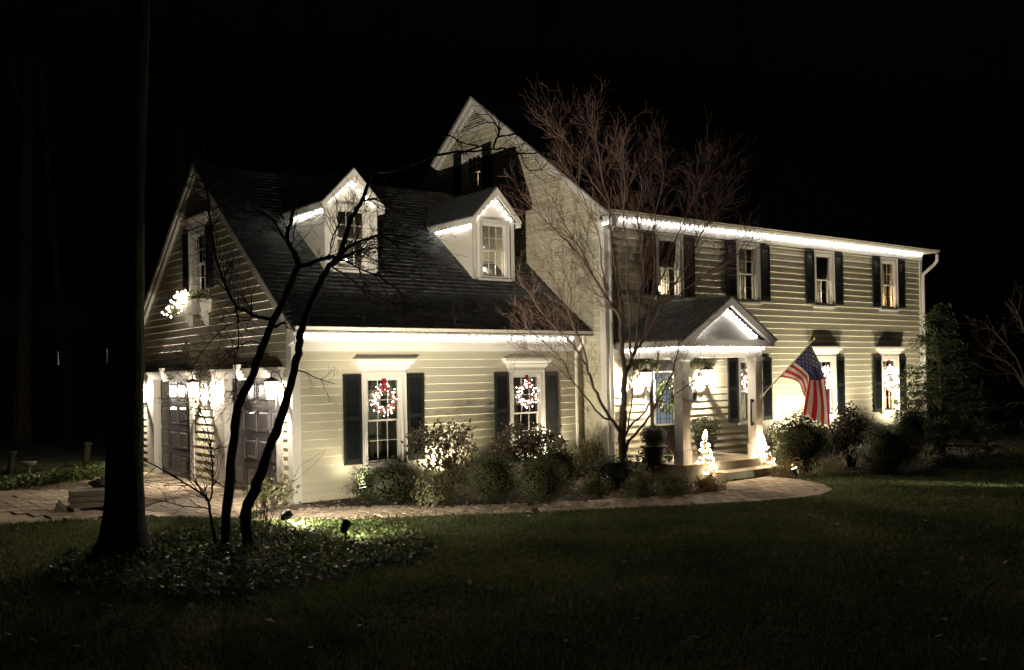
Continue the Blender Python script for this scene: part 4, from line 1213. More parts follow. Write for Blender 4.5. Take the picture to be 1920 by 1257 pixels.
# ================================================================== SHRUBS
def shrub(label, base, rx, ry, h, kind, m, n, leaf, seed, name='shrub', group=None, stems=8, z0=0.0, aspect=2.0, cat='shrub'):
    r = np.random.default_rng(seed)
    t = empty(name, (float(base[0]), float(base[1]), 0)); tag(t, label, cat, group)
    B = np.array([base[0], base[1], 0.0])
    d = r.normal(0, 1, (n, 3)); d /= np.linalg.norm(d, axis=1)[:, None]
    # lumpy outline
    ro = .7 if m == 'box' else 2.0
    lum = 1 + ro * .10 * np.sin(d[:, 0] * 5 + seed) * np.cos(d[:, 1] * 4 + seed * 2) + ro * .07 * np.sin(d[:, 2] * 7 + d[:, 0] * 3 + seed)
    if kind == 'dome':
        rad = (.66 + .38 * r.random(n) ** .75) * lum * np.where(r.random(n) < .04 * ro, r.uniform(1.0, 1.16, n), 1.0)
        c = np.array([0, 0, h * .47]); sc = np.array([rx, ry, h * .53])
        P = B + c + d * sc * rad[:, None]
    elif kind == 'airy':
        rad = (.35 + .70 * r.random(n) ** .7) * lum
        c = np.array([0, 0, h * .60]); sc = np.array([rx, ry, h * .42])
        P = B + c + d * sc * rad[:, None]
        # clumps at branch ends
        k = 46; cl = B + c + (lambda q: q / np.linalg.norm(q, axis=1)[:, None])(r.normal(0, 1, (k, 3))) * sc * r.uniform(.5, 1.08, (k, 1))
        m_ = n * 2 // 3; idx = r.integers(0, k, m_)
        P[:m_] = cl[idx] + r.normal(0, .055 + .02 * rx, (m_, 3))
    else:   # spreading
        d[:, 2] = np.abs(d[:, 2]); rad = (r.random(n) ** .35) * lum
        P = B + d * np.array([rx, ry, h]) * rad[:, None]
    P[:, 2] = np.maximum(P[:, 2], .015)
    jit = {'dome': 1.1, 'airy': 1.0, 'spread': .7}[kind]
    tag(np_mesh('foliage', leaf_quads(P, d, leaf, aspect, jit, seed), 4, M[m], t, tuple(t.location)), kind='stuff')
    b = MB(); rr = random.Random(seed)
    for k in range(stems):
        a = rr.random() * 6.28; q = rr.uniform(.2, .8)
        p0 = (B[0] + .12 * rx * cos(a), B[1] + .12 * ry * sin(a), 0)
        p2 = (B[0] + q * rx * cos(a), B[1] + q * ry * sin(a), h * rr.uniform(.6, .92))
        p1 = ((p0[0] * .55 + p2[0] * .45) + rr.uniform(-.03, .03), (p0[1] * .55 + p2[1] * .45), p2[2] * .5)
        b.tube([p0, p1, p2], [.014, .010, .004], 5)
    b.build('stems', M['bark'], t)
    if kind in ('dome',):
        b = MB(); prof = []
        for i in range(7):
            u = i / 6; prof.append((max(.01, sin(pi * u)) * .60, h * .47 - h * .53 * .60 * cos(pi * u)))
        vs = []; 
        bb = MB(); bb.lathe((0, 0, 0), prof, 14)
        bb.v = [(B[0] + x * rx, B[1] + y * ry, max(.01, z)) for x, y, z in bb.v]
        bb.build('dark_core', M['core'], t)  # added solid core that stops light passing through the shrub
    return t
SHEAD = (FW[:2] / np.linalg.norm(FW[:2]))
def shrub_px(label, x0, x1, yt, yb, kind, m, n, leaf, seed, thick=1.0, **kw):
    f = onZ((x0 + x1) / 2, yb); dp = depth_of(f); rx = (x1 - x0) / 2 * dp / FPX
    ry = rx * thick
    c = f[:2] + SHEAD * ry * .8
    dp2 = dp + ry * .8
    q = CAM + ray((x0 + x1) / 2, yt) * dp2
    return shrub(label, c, rx * 1.10, ry, float(q[2]), kind, m, n, leaf, seed, **kw)
SG = 'shrubs along the garage wall'
shrub_px('low rounded green shrub under the garage window nearest the corner', 657, 778, 869, 947, 'dome', 'holly', 3800, .055, 31, group=SG)
shrub_px('tall airy dark leaved shrub between the two garage windows', 762, 905, 790, 934, 'airy', 'nandina', 1900, .085, 32, .55, group=SG, stems=16)
shrub_px('pale leaved low plant at the foot of the tall airy shrub', 770, 866, 880, 952, 'spread', 'pale', 1600, .06, 33, .7, group=SG)
shrub_px('clipped boxwood ball left of its twin, below the second wreath window', 868, 974, 845, 950, 'dome', 'box', 6500, .034, 34, group=SG)
shrub_px('clipped boxwood ball in front, right of its twin', 968, 1066, 852, 951, 'dome', 'box', 6500, .034, 35, group=SG)
shrub_px('darker boxwood ball set back behind the front pair', 1004, 1096, 829, 926, 'dome', 'box', 5500, .036, 36, group=SG)
shrub_px('airy dark shrub in front of the second wreath window', 926, 1066, 797, 915, 'airy', 'nandina', 2300, .085, 37, .5, group=SG, stems=14)
shrub_px('pale leaved shrub by the downspout at the inner corner', 1066, 1146, 826, 897, 'airy', 'pale', 1100, .06, 38, .7, group=SG)
shrub_px('dark low shrub beneath the bare maple', 1098, 1212, 855, 918, 'dome', 'holly', 3000, .05, 39, .7, group=SG)
shrub_px('small pale shrub in front of the dark low one under the maple', 1082, 1154, 886, 931, 'spread', 'pale', 1300, .05, 40, .9, group=SG)
shrub_px('small glossy leaved rhododendron in front of the black planter', 1200, 1268, 842, 900, 'airy', 'holly', 420, .12, 41, .8, group=SG)
shrub_px('low spreading grey green juniper left of the steps, nearest the boxwoods', 1160, 1240, 884, 938, 'spread', 'box', 1900, .05, 42, .9, group=SG, aspect=3.0)
shrub_px('low spreading juniper in the middle before the porch', 1220, 1310, 880, 936, 'spread', 'box', 2000, .05, 43, .9, group=SG, aspect=3.0)
shrub_px('low brownish spreading juniper touching the porch steps', 1295, 1364, 886, 927, 'spread', 'rust', 1500, .05, 44, .9, group=SG, aspect=3.0)
SR = 'shrubs right of the porch steps'
shrub_px('large dark holly bush below the flag', 1436, 1590, 772, 886, 'dome', 'holly', 4200, .075, 45, .55, group=SR)
shrub_px('open twiggy shrub between the flag and the far right window', 1545, 1665, 768, 880, 'airy', 'nandina', 1900, .085, 46, .5, group=SR, stems=14)
shrub_px('broad dark yew mound at the lawn edge', 1600, 1765, 802, 892, 'dome', 'yew', 6500, .07, 47, .55, group=SR, aspect=3.0)
shrub_px('dark yew under the amber window, behind the broad mound', 1660, 1775, 758, 866, 'dome', 'yew', 4200, .07, 48, .5, group=SR, aspect=3.0)
shrub_px('low dark shrub at the right end of the bed below the conifer', 1742, 1832, 846, 880, 'spread', 'yew', 1300, .06, 49, .8, group=SR)
shrub_px('dry perennials beside the right light cone, its orange light put into their colour', 1446, 1530, 862, 898, 'spread', 'rust', 1400, .055, 50, .8, group=SR, aspect=3.5)
shrub_px('dry pale perennials below the holly bush', 1524, 1612, 862, 896, 'spread', 'pale', 1200, .055, 51, .8, group=SR, aspect=3.5)
shrub_px('loose pale leaved bush at the garage corner behind the forked tree', 460, 536, 903, 968, 'airy', 'pale', 620, .075, 52, .8)

# ================================================================== TREES
class Tw:
    """collects twigs as thin three or four sided tubes"""
    def __init__(s): s.b = MB()
def grow(b, p, d, L, r, lev, rr, up=.15, crook=.35, sides=4, split=(2, 4), shrink=.62, droop=0.0):
    p = Vector(p); d = Vector(d).normalized()
    n = 4 if lev > 0 else 3
    pts = [p.copy()]; rad = [r]
    for k in range(n):
        d = (d + Vector((rr.gauss(0, crook), rr.gauss(0, crook), rr.gauss(0, crook) + up - droop)) * .45).normalized()
        p = p + d * (L / n)
        pts.append(p.copy()); rad.append(max(.0022, r * (1 - .62 * (k + 1) / n)))
    b.tube(pts, rad, sides if lev > 0 else 3, False)
    if lev > 0:
        m = rr.randint(*split)
        for q in range(m):
            i = rr.randint(1, n)
            dd = (pts[i] - pts[i - 1]).normalized()
            ax = Vector((rr.gauss(0, 1), rr.gauss(0, 1), rr.gauss(0, 1))).cross(dd)
            if ax.length < 1e-3: continue
            ax.normalize()
            nd = Matrix.Rotation(rr.uniform(.35, 1.0), 3, ax) @ dd
            grow(b, pts[i], nd, L * shrink * rr.uniform(.7, 1.15), rad[i] * .65, lev - 1, rr, up, crook, sides, split, shrink, droop)
def smooth_line(pts, k=4):
    P = [np.array(p, float) for p in pts]; out = []
    for i in range(len(P) - 1):
        g = lambda j: P[max(0, min(len(P) - 1, j))]
        for s in range(k): out.append(cr(g(i - 1), g(i), g(i + 1), g(i + 2), s / k))
    out.append(P[-1]); return out
def limb(b, px, d0, d1, r0, r1, sides=8, wob=.004, rr=rnd, k=4):
    """px: photo points; depth goes from d0 to d1"""
    n = len(px)
    P = [pt(x, y, d0 + (d1 - d0) * i / (n - 1)) for i, (x, y) in enumerate(px)]
    P = smooth_line(P, k)
    m = len(P)
    P = [p + np.array([rr.gauss(0, wob), rr.gauss(0, wob), rr.gauss(0, wob)]) if 0 < i < m - 1 else p for i, p in enumerate(P)]
    R = [(r0 + (r1 - r0) * (i / (m - 1)) ** .8) * rr.uniform(.93, 1.07) for i in range(m)]
    b.tube([tuple(p) for p in P], R, sides)
    return P, R
def twigs(b, P, R, n, L, lev, rr, start=.3, up=.15, ang=(.4, 1.0), r=.006, droop=0.0, crook=.35, split=(2, 4)):
    m = len(P)
    for k in range(n):
        i = min(m - 2, int(m * (start + (1 - start) * rr.random())))
        d = Vector(P[i + 1] - P[i]).normalized()
        ax = Vector((rr.gauss(0, 1), rr.gauss(0, 1), rr.gauss(0, 1))).cross(d)
        if ax.length < 1e-3: continue
        nd = Matrix.Rotation(rr.uniform(*ang), 3, ax.normalized()) @ d
        grow(b, P[i], nd, L * rr.uniform(.6, 1.3), min(r, R[i] * .7), lev, rr, up, crook, 4, split, .62, droop)

# ---- thick dark trunk, left
g0 = onZ(233, 1043)
dk = depth_of(g0)
tr = empty('big_tree', (float(g0[0]), float(g0[1]), 0)); tag(tr, 'massive dark tree trunk at the left, flared at the ivy bed', 'tree')
b = MB()
P, R = limb(b, [(234, 1062), (234, 1043), (234, 1005), (235, 930), (235, 800), (236, 640), (240, 420), (248, 200), (256, 20), (262, -160)], dk, dk, .36, .20, 16, .006)
ob = b.build('trunk', M['bigbark'], tr, smooth=True)
me = ob.data
for v in me.vertices:               # root flare and bark ridges
    z = v.co.z; a = math.atan2(v.co.y, v.co.x)
    base_r = .235 + .17 * math.exp(-max(0, z) / .22) - .012 * z
    cx_, cy_ = 0.0, 0.0
    i = min(range(len(P)), key=lambda k: abs(P[k][2] - z))
    cx_, cy_ = P[i][0] - tr.location.x, P[i][1] - tr.location.y
    dx, dy = v.co.x - cx_, v.co.y - cy_; L = math.hypot(dx, dy)
    if L > 1e-4:
        a = math.atan2(dy, dx); k = base_r * (1 + .05 * sin(a * 5 + z * .7) + .035 * sin(a * 9 - z * 1.3) + .10 * sin(a * 4 + 1) * math.exp(-max(0, z) / .2))
        v.co.x, v.co.y = cx_ + dx / L * k, cy_ + dy / L * k
rr = random.Random(5)
b = MB()
for sgx in range(7):
    px = [(250, 60 - sgx * 30), (250 + rr.uniform(-200, 200), -120 - sgx * 40), (250 + rr.uniform(-420, 420), -420)]
    q, w = limb(b, px, dk, dk + rr.uniform(-2, 2), .07, .02, 6, .01, rr)
b.build('upper_limbs', M['bark'], tr)

# ---- forked dogwood
g0 = onZ(445, 1034); dd = depth_of(g0)
dw = empty('dogwood', (float(g0[0]), float(g0[1]), 0)); tag(dw, 'bare dark tree with two leaning stems in the ivy bed before the garage', 'tree')
rr = random.Random(8)
b = MB()
A_ = [(421, 1044), (422, 1031), (427, 941), (435, 854), (442, 784), (454, 745), (474, 703), (490, 658), (509, 609), (529, 572), (546, 529), (560, 498)]
PA, RA = limb(b, A_, dd, dd + .25, .070, .040, 10, .005, rr); RA = RA
b.build('trunk', M['bark'], dw, smooth=True)
b = MB()
B_ = [(468, 1046), (466, 1017), (461, 965), (474, 927), (490, 884), (507, 837), (524, 790), (541, 737), (554, 683), (561, 647), (566, 615), (583, 566), (601, 529), (618, 500), (638, 475), (648, 443), (661, 406), (678, 377), (691, 343), (697, 318)]
PB, RB = limb(b, B_, dd + .05, dd + .1, .080, .020, 10, .005, rr)
b.build('trunk', M['bark'], dw, smooth=True)
tw = MB()
def dl(px, d0, d1, r0, r1, n, L=.42, lev=2, start=.15, up=.1):
    b = MB(); P, R = limb(b, px, dd + d0, dd + d1, r0, r1, 7, .004, rr); b.build('limb', M['bark'], dw, smooth=True)
    twigs(tw, P, R, int(n * 1.8), L, lev, rr, start, up, (.45, 1.15), .0072)
    return P, R
dl([(560, 498), (553, 475), (540, 455), (540, 435), (546, 412), (553, 386), (556, 369), (560, 345)], .25, .3, .042, .012, 12)
dl([(541, 455), (528, 440), (515, 417), (495, 402), (475, 397), (455, 398)], .3, .5, .022, .007, 10)
dl([(560, 500), (583, 495), (606, 486), (626, 483), (640, 487)], .25, .1, .034, .022, 6)
dl([(638, 478), (658, 460), (684, 450), (709, 443), (738, 440)], .1, -.2, .026, .010, 9)
dl([(712, 444), (735, 452), (755, 457), (791, 466)], -.1, -.3, .012, .005, 5)
dl([(624, 497), (649, 480), (669, 472), (695, 466), (715, 468)], .1, .4, .022, .008, 10)
dl([(640, 488), (655, 492), (678, 506), (709, 518), (741, 540), (760, 556)], .1, .3, .016, .005, 9)
dl([(618, 482), (622, 452), (635, 420), (652, 400), (668, 392)], .1, .3, .011, .005, 10)
dl([(678, 377), (695, 374), (712, 371), (730, 372)], .1, .2, .016, .006, 6)
dl([(516, 614), (526, 608), (537, 606)], .2, .1, .022, .014, 1)
dl([(512, 600), (492, 596), (477, 592), (457, 582), (440, 571), (423, 535), (406, 486), (394, 415), (387, 354), (371, 318), (364, 300)], .2, .2, .026, .009, 34, .40)
dl([(441, 573), (446, 601), (447, 643), (441, 673), (442, 723), (446, 745)], .2, .35, .012, .004, 12, .30)
dl([(548, 690), (574, 700), (600, 712), (628, 720)], .1, .0, .010, .004, 3, .3, 1)
dl([(495, 648), (470, 640), (440, 655), (410, 690), (395, 700)], .1, .4, .009, .003, 8, .3)
dl([(470, 600), (430, 610), (395, 640), (360, 690), (345, 700)], .2, .5, .010, .003, 10, .3)
# thin stem forking low, left of the trunks
dl([(408, 1036), (400, 994), (392, 951), (390, 938), (380, 927), (343, 904), (303, 880), (270, 864), (240, 858)], -.05, -.1, .022, .006, 9, .30, 1, .35)
dl([(391, 942), (396, 930), (399, 897), (396, 850), (390, 807), (378, 775), (360, 742)], -.05, .1, .014, .005, 12, .32, 2, .2)
dl([(388, 940), (374, 914), (366, 900), (362, 889)], -.05, .1, .012, .006, 3, .3, 1)
dl([(392, 955), (375, 951), (343, 949), (318, 943), (297, 941), (262, 957), (235, 972)], -.05, -.4, .010, .004, 5, .25, 1)
dl([(398, 900), (420, 915), (428, 922)], .0, .2, .008, .004, 2, .3, 1)
tag(tw.build('twigs', M['bark'], dw), kind='stuff')
# drooping outer branch, its floodlit look put into a paler bark colour
tw = MB()
def pl_(px, d0, d1, r0, r1, n, L=.22, lev=1):
    b = MB(); P, R = limb(b, px, d0, d1, r0, r1, 6, .006, rr); b.build('limb', M['palewig'], dw)
    twigs(tw, P, R, n, L, lev, rr, .1, .22, (.4, 1.0), .0045, 0, .5)
pl_([(618, 497), (641, 512), (684, 546), (708, 560), (727, 568)], dd + .1, dd + .9, .013, .009, 4)
pl_([(727, 568), (749, 561), (769, 555), (798, 538), (822, 528), (844, 516)], dd + .9, dd + 1.1, .009, .003, 18)
pl_([(727, 568), (755, 583), (781, 595), (810, 606), (835, 604), (852, 609)], dd + .9, dd + 1.2, .009, .003, 18)
pl_([(728, 568), (725, 580), (724, 589), (715, 609), (700, 613)], dd + .9, dd + .8, .006, .003, 8)
pl_([(684, 546), (690, 535), (715, 530), (745, 532), (790, 520)], dd + .6, dd + .9, .006, .002, 10)
pl_([(684, 546), (681, 560), (683, 575), (668, 590)], dd + .6, dd + .6, .005, .002, 5)
pl_([(601, 531), (610, 545), (608, 560), (618, 580), (640, 590)], dd + .2, dd + .4, .005, .002, 7)
pl_([(560, 530), (575, 527), (585, 533), (590, 545)], dd + .2, dd + .4, .005, .002, 4)
tag(tw.build('twigs', M['palewig'], dw), kind='stuff')
rr = random.Random(5)
b = MB()
P1, R1 = limb(b, [(697, 318), (712, 322), (745, 318), (785, 303), (817, 292), (855, 285), (878, 285), (925, 280), (955, 280), (976, 288), (1006, 287)], dd + .1, 12.0, .024, .008, 7, .004, rr)
P2, R2 = limb(b, [(785, 303), (812, 262), (841, 255), (859, 264), (878, 271), (901, 276)], 12.0, 12.0, .014, .006, 6, .004, rr)
P3, R3 = limb(b, [(925, 280), (930, 262), (934, 257), (935, 243), (925, 225), (909, 208)], 12.0, 12.0, .016, .006, 6, .003, rr)
P4, R4 = limb(b, [(934, 256), (950, 254), (969, 253), (985, 262), (978, 276)], 12.0, 12.1, .010, .005, 5, .003, rr)
P5, R5 = limb(b, [(976, 286), (981, 302), (990, 318), (1006, 320), (1020, 314), (1029, 300)], 12.0, 12.0, .008, .004, 5, .003, rr)
for (q, w, n) in ((P1, R1, 22), (P2, R2, 14), (P3, R3, 16), (P4, R4, 8), (P5, R5, 5)):
    twigs(b, q, w, n, .30, 1, rr, .45 if q is P1 else .2, .05, (.5, 1.2), .005)
b.build('limb', M['bark'], dw)
# fine upright shoots at the trunk foot
b = MB()
for k in range(16):
    x = 470 + rnd.uniform(-6, 40); p = onZ(x, 1008 + rnd.uniform(-10, 12))
    grow(b, p, (rnd.gauss(.1, .25), rnd.gauss(0, .25), 1), rnd.uniform(.5, 1.2), .006, 1, rnd, .2, .2, 4, (1, 3))
b.build('shoots', M['bark'], dw)

# ---- bare maple by the porch
g0 = onY(1168, 860, -2.15); dm_ = depth_of(g0)
mp = empty('maple', (float(g0[0]), float(g0[1]), 0)); tag(mp, 'bare multi stemmed maple with reddish twigs in front of the main corner', 'tree')
rr = random.Random(15)
b = MB(); limb(b, [(1169, 905), (1169, 855), (1166, 825), (1167, 800), (1169, 770)], dm_, dm_, .085, .068, 10, .004, rr); b.build('trunk', M['maplebark'], mp, smooth=True)
tw = MB()
def ml(px, d0, d1, r0, r1, n, L=.55, lev=2, start=.35, up=.20, sp=(2, 4)):
    b = MB(); P, R = limb(b, px, dm_ + d0, dm_ + d1, r0, r1, 7, .008, rr); b.build('limb', M['maplebark'], mp, smooth=True)
    twigs(tw, P, R, int(n * 1.5), L, lev, rr, start, up, (.25, .75), .0055, 0, .28, sp)
    return P, R
ml([(1169, 775), (1169, 738), (1171, 702), (1167, 662), (1164, 624), (1161, 593), (1148, 575), (1136, 557), (1113, 521), (1092, 486), (1069, 460), (1036, 427), (1016, 409), (1001, 394)], 0, -.5, .060, .008, 34)
ml([(1113, 521), (1095, 480), (1070, 440), (1050, 405), (1035, 370)], -.2, -.5, .018, .005, 16)
ml([(1170, 705), (1178, 690), (1184, 675), (1192, 650), (1197, 600), (1200, 555), (1207, 509), (1200, 450), (1196, 400), (1204, 350), (1198, 325)], 0, .2, .046, .008, 34)
ml([(1164, 624), (1166, 580), (1160, 540), (1150, 480), (1143, 420), (1142, 380), (1128, 330), (1121, 285), (1114, 250), (1106, 222)], 0, .3, .032, .006, 38)
ml([(1142, 385), (1110, 340), (1085, 300), (1060, 262), (1045, 240)], .15, .1, .012, .004, 16)
ml([(1136, 545), (1128, 500), (1122, 440), (1105, 400), (1080, 340), (1062, 320)], -.1, -.2, .016, .004, 18)
ml([(1192, 655), (1205, 640), (1211, 620), (1222, 560), (1228, 500), (1224, 440), (1232, 390), (1243, 340), (1242, 305)], .1, .4, .034, .006, 32)
ml([(1211, 630), (1230, 590), (1248, 555), (1275, 520), (1300, 470), (1320, 430), (1345, 395), (1352, 360)], .1, .2, .028, .005, 34)
ml([(1230, 590), (1262, 560), (1295, 535), (1330, 510), (1365, 490), (1392, 470)], .2, .2, .018, .004, 24)
ml([(1222, 560), (1245, 510), (1262, 460), (1290, 400), (1310, 350), (1325, 320)], .1, .5, .018, .004, 26)
ml([(1186, 672), (1180, 640), (1182, 590), (1175, 540), (1176, 470), (1168, 400), (1172, 330), (1160, 280)], 0, -.3, .026, .005, 30)
ml([(1168, 812), (1160, 806), (1138, 774), (1118, 738), (1102, 695), (1087, 667), (1067, 639), (1036, 608), (1008, 575), (990, 545)], 0, -.5, .042, .006, 22)
ml([(1102, 697), (1095, 657), (1082, 626), (1062, 580), (1048, 545), (1030, 510)], -.3, -.5, .022, .005, 18)
ml([(1082, 630), (1072, 590), (1070, 550), (1055, 500)], -.3, -.6, .012, .004, 12)
ml([(1145, 787), (1125, 779), (1097, 743), (1072, 713), (1054, 677), (1029, 649), (1003, 629), (985, 610)], -.1, -.6, .022, .005, 16, .5)
ml([(1072, 713), (1041, 687), (1006, 662), (985, 655)], -.4, -.7, .010, .003, 9, .4)
ml([(1172, 848), (1178, 830), (1189, 817), (1214, 786), (1235, 748), (1253, 718), (1265, 680), (1275, 644), (1291, 611), (1310, 590)], 0, -.4, .034, .005, 20, .6)
ml([(1171, 820), (1184, 797), (1207, 776), (1220, 748), (1227, 713), (1235, 667), (1238, 620)], 0, -.2, .026, .005, 14, .5)
ml([(1178, 802), (1184, 753), (1187, 718), (1189, 695), (1192, 670)], 0, .2, .016, .006, 8, .4)
ml([(1225, 768), (1247, 752), (1265, 741), (1282, 728), (1298, 716), (1330, 695)], -.3, -.5, .010, .003, 8, .35)
tag(tw.build('twigs', M['mapletwig'], mp), kind='stuff')

# ---- conifer and bare little tree at the right, dim wood behind
def conifer(label, base, h, R, seed):
    r = np.random.default_rng(seed); t = empty('conifer', base); tag(t, label, 'tree')
    b = MB(); b.tube([base, (base[0], base[1], base[2] + h * .95)], [.09, .015], 8); b.build('trunk', M['bark'], t)
    pts = []; nr = []
    br_ = MB()
    for k in range(170):
        u = r.random() ** .8; a = r.random() * 6.28; L = R * (1 - u) ** .8 * r.uniform(.45, 1.15) + .08
        z = h * (.04 + .94 * u)
        e = np.array([cos(a) * L, sin(a) * L, -.12 * L + .1])
        br_.tube([(base[0], base[1], z), (base[0] + e[0], base[1] + e[1], z + e[2])], [.012, .004], 4, False)
        m = int(60 * L / R) + 14
        s = r.random(m) ** .6
        p = np.array([base[0], base[1], z]) + s[:, None] * e + r.normal(0, .055, (m, 3))
        pts.append(p); nr.append(np.tile([0, 0, 1.0], (m, 1)))
    P = np.concatenate(pts)
    br_.build('branches', M['bark'], t)
    tag(np_mesh('needles', leaf_quads(P, np.concatenate(nr), .14, 3.5, .7, seed), 4, M['conifer'], t, base), kind='stuff')
p = onZ(1826, 868); conifer('dark green conifer just beyond the right end of the house', (float(p[0]) + .9, float(p[1]) + 1.2, 0.0), 3.6, 1.5, 61)
p = onZ(1950, 862); p = (float(p[0]) + .4, float(p[1]) + .4, 0)
bt = empty('small_tree', p); tag(bt, 'small bare spreading tree at the right edge beyond the conifer', 'tree')
rr = random.Random(77); b = MB(); dpp = depth_of(p)
b2 = MB()
limb(b, [(1952, 870), (1950, 820), (1940, 770), (1925, 735)], dpp, dpp, .06, .04, 7, .01, rr); b.build('trunk', M['maplebark'], bt)
for px in ([(1940, 770), (1910, 755), (1880, 765), (1845, 764)], [(1938, 760), (1905, 705), (1870, 700), (1835, 688)], [(1930, 740), (1900, 690), (1870, 670), (1850, 655)], [(1925, 735), (1910, 680), (1880, 640), (1850, 610)], [(1930, 735), (1930, 660), (1915, 600), (1890, 560)], [(1945, 790), (1915, 785), (1880, 795), (1850, 798)]):
    P, R = limb(b2, px, dpp, dpp - rr.uniform(0, .8), .026, .006, 6, .012, rr); twigs(b2, P, R, 9, .5, 1, rr, .3, .1)
b2.build('limbs', M['palewig'], bt)

rr = random.Random(91)
WOOD = ['tall dim woodland tree behind the far left post', 'tall dim woodland tree behind the bird bath and stump post', 'tall woodland tree in the dark left of the garage gable peak',
        'tall woodland tree in the dark just right of the garage gable peak', 'tall woodland tree in the dark left of the first dormer', 'thicker woodland tree in the dark above the left eave of the first dormer',
        'tall woodland tree in the dark right of the first dormer', 'tall woodland tree in the dark between the first dormer and the main gable', 'thick far woodland tree beside the massive near trunk',
        'woodland tree in the dark above the right slope of the main gable', 'woodland tree in the dark above the upper windows', 'woodland tree in the dark behind the conifer', 'thick woodland tree in the dark at the right edge']
for k, (x, y, d_, r0, lean) in enumerate([(40, 880, 36, .28, .01), (130, 870, 40, .22, -.02), (330, 880, 42, .30, .01), (395, 880, 48, .22, .02), (530, 880, 40, .26, -.01), (590, 880, 52, .3, .0), (700, 880, 44, .22, .03), (760, 880, 54, .25, -.02), (180, 880, 55, .35, .0), (1010, 860, 46, .22, .01), (1420, 860, 48, .25, -.01), (1830, 860, 44, .24, .02), (1900, 860, 50, .3, -.01)]):
    q = CAM + ray(x, 699) * d_; base = (float(q[0]), float(q[1]), 0)
    t = empty('wood_tree', base)
    tag(t, WOOD[k], 'tree', 'bare trees in the dark wood')
    b = MB(); H = rr.uniform(17, 24)
    b.tube([(base[0] + lean * z * 3, base[1], z) for z in (0, 2, 5, 9, 13, H)], [r0 * 1.25, r0, r0 * .9, r0 * .75, r0 * .55, .05], 8); b.build('trunk', M['bigbark'], t)
    b = MB()
    for j in range(14):
        z = rr.uniform(5, H * .95); a = rr.random() * 6.28
        grow(b, (base[0] + lean * z * 3, base[1], z), (cos(a), sin(a), .6), rr.uniform(1.8, 4), .05, 2, rr, .15, .3, 4, (2, 3))
    b.build('crown', M['bark'], t)

# ================================================================== IVY BED, FLOODLIGHTS
BED = [onZ(*p)[:2] for p in [(85, 1082), (120, 1050), (200, 1028), (300, 1008), (420, 1000), (500, 986), (600, 983), (700, 986), (770, 1002), (826, 1028), (800, 1048), (720, 1066), (640, 1088), (560, 1104), (450, 1116), (330, 1122), (200, 1117), (120, 1105)]]
bm_ = MB(); bm_.add([(p[0], p[1], .014) for p in BED], [tuple(range(len(BED)))]); tag(bm_.build('ivy_bed', M['mulch']), kind='structure')
def scatter(poly, n, seed, zfun=None):
    r = np.random.default_rng(seed); Pp = np.asarray(poly); lo, hi = Pp.min(0), Pp.max(0); out = np.zeros((0, 2))
    while len(out) < n:
        q = r.uniform(lo, hi, (n * 2, 2)); out = np.concatenate([out, q[inside(poly, q[:, 0], q[:, 1])]])
    return out[:n], r
q, r = scatter(BED, 9500, 3)
hgt = .03 + .09 * r.random(len(q)) ** 1.2
P = np.column_stack([q, hgt + .02 * np.sin(q[:, 0] * 4) * np.cos(q[:, 1] * 5)])
o = np_mesh('ivy', leaf_quads(P, np.tile([-.1, -.2, 1.0], (len(P), 1)), .060, 1.35, .75, 4), 4, M['ivy']); tag(o, kind='stuff')
def floodlight(label, px, target, watts, col, size=95, group='garden spotlights', z=.30, vis=True, xy=None, blend=.7, spill=None):
    p = xy if xy is not None else onZ(*px)[:2]
    t = empty('garden_spotlight', (float(p[0]), float(p[1]), 0)); tag(t, label, 'spotlight', group)
    h = Vector((float(p[0]), float(p[1]), z)); d = (Vector(target) - h).normalized()
    b = MB(); b.tube([(h.x, h.y, 0), (h.x, h.y, z - .03)], .012, 6); b.build('stake', M['black'], t)
    b = MB(); b.tube([tuple(h - d * .09), tuple(h - d * .06), tuple(h + d * .02), tuple(h + d * .06)], [.03, .05, .065, .068], 12); b.build('housing', M['black'], t)
    b = MB(); b.tube([tuple(h + d * .061), tuple(h + d * .064)], .058, 12); b.build('lens', M['floodlens'], t)
    spot('spot_beam', tuple(h + d * .10), target, watts, col, size, blend, .045, t)
    if spill: spot('spot_spill', tuple(h + d * .10), spill[1], spill[0], col, 150, 1.0, .045, t)
WARM = (1.0, .89, .66)
floodlight('black spotlight in the ivy just right of the dark forked trunks', (537, 1003), (3.4, 0, 1.5), 205, (1.0, .90, .70), 165, z=.26)
floodlight('black spotlight near the right end of the ivy bed', (648, 1026), (6.6, 2.5, 8.2), 1850, (1.0, .90, .72), 62, z=.26, blend=1.0, spill=(60, (.4, -3.2, .10)))
floodlight('small black spotlight at the bed edge right of the porch steps', None, (7.9, -2.7, 3.2), 230, (1.0, .92, .76), 70, z=.16, xy=onZ(1492, 899)[:2], blend=.9)
floodlight('spotlight hidden behind the low rounded shrub by the garage corner', None, (.9, 0, 2.9), 70, WARM, 150, z=.18, xy=(1.05, -.50), blend=1.0)
floodlight('spotlight hidden behind the tall airy shrub', None, (3.0, 0, 2.9), 150, WARM, 150, z=.16, xy=(2.95, -.34), blend=1.0)
floodlight('spotlight hidden below the second wreath window', None, (5.4, 0, 2.9), 140, WARM, 150, z=.16, xy=(5.40, -.34), blend=1.0)
floodlight('spotlight hidden behind the holly bush below the flag', None, (14.4, YM, 4.8), 320, WARM, 142, z=.28, xy=(14.45, YM - .92), blend=1.0)
floodlight('spotlight hidden behind the yews under the amber window', None, (17.25, YM, 4.8), 350, WARM, 142, z=.28, xy=(17.32, YM - .92), blend=1.0)
floodlight('spotlight hidden in the shrubs right of the porch', None, (12.2, YM, 4.8), 350, WARM, 142, z=.28, xy=(12.7, YM - .92), blend=1.0)
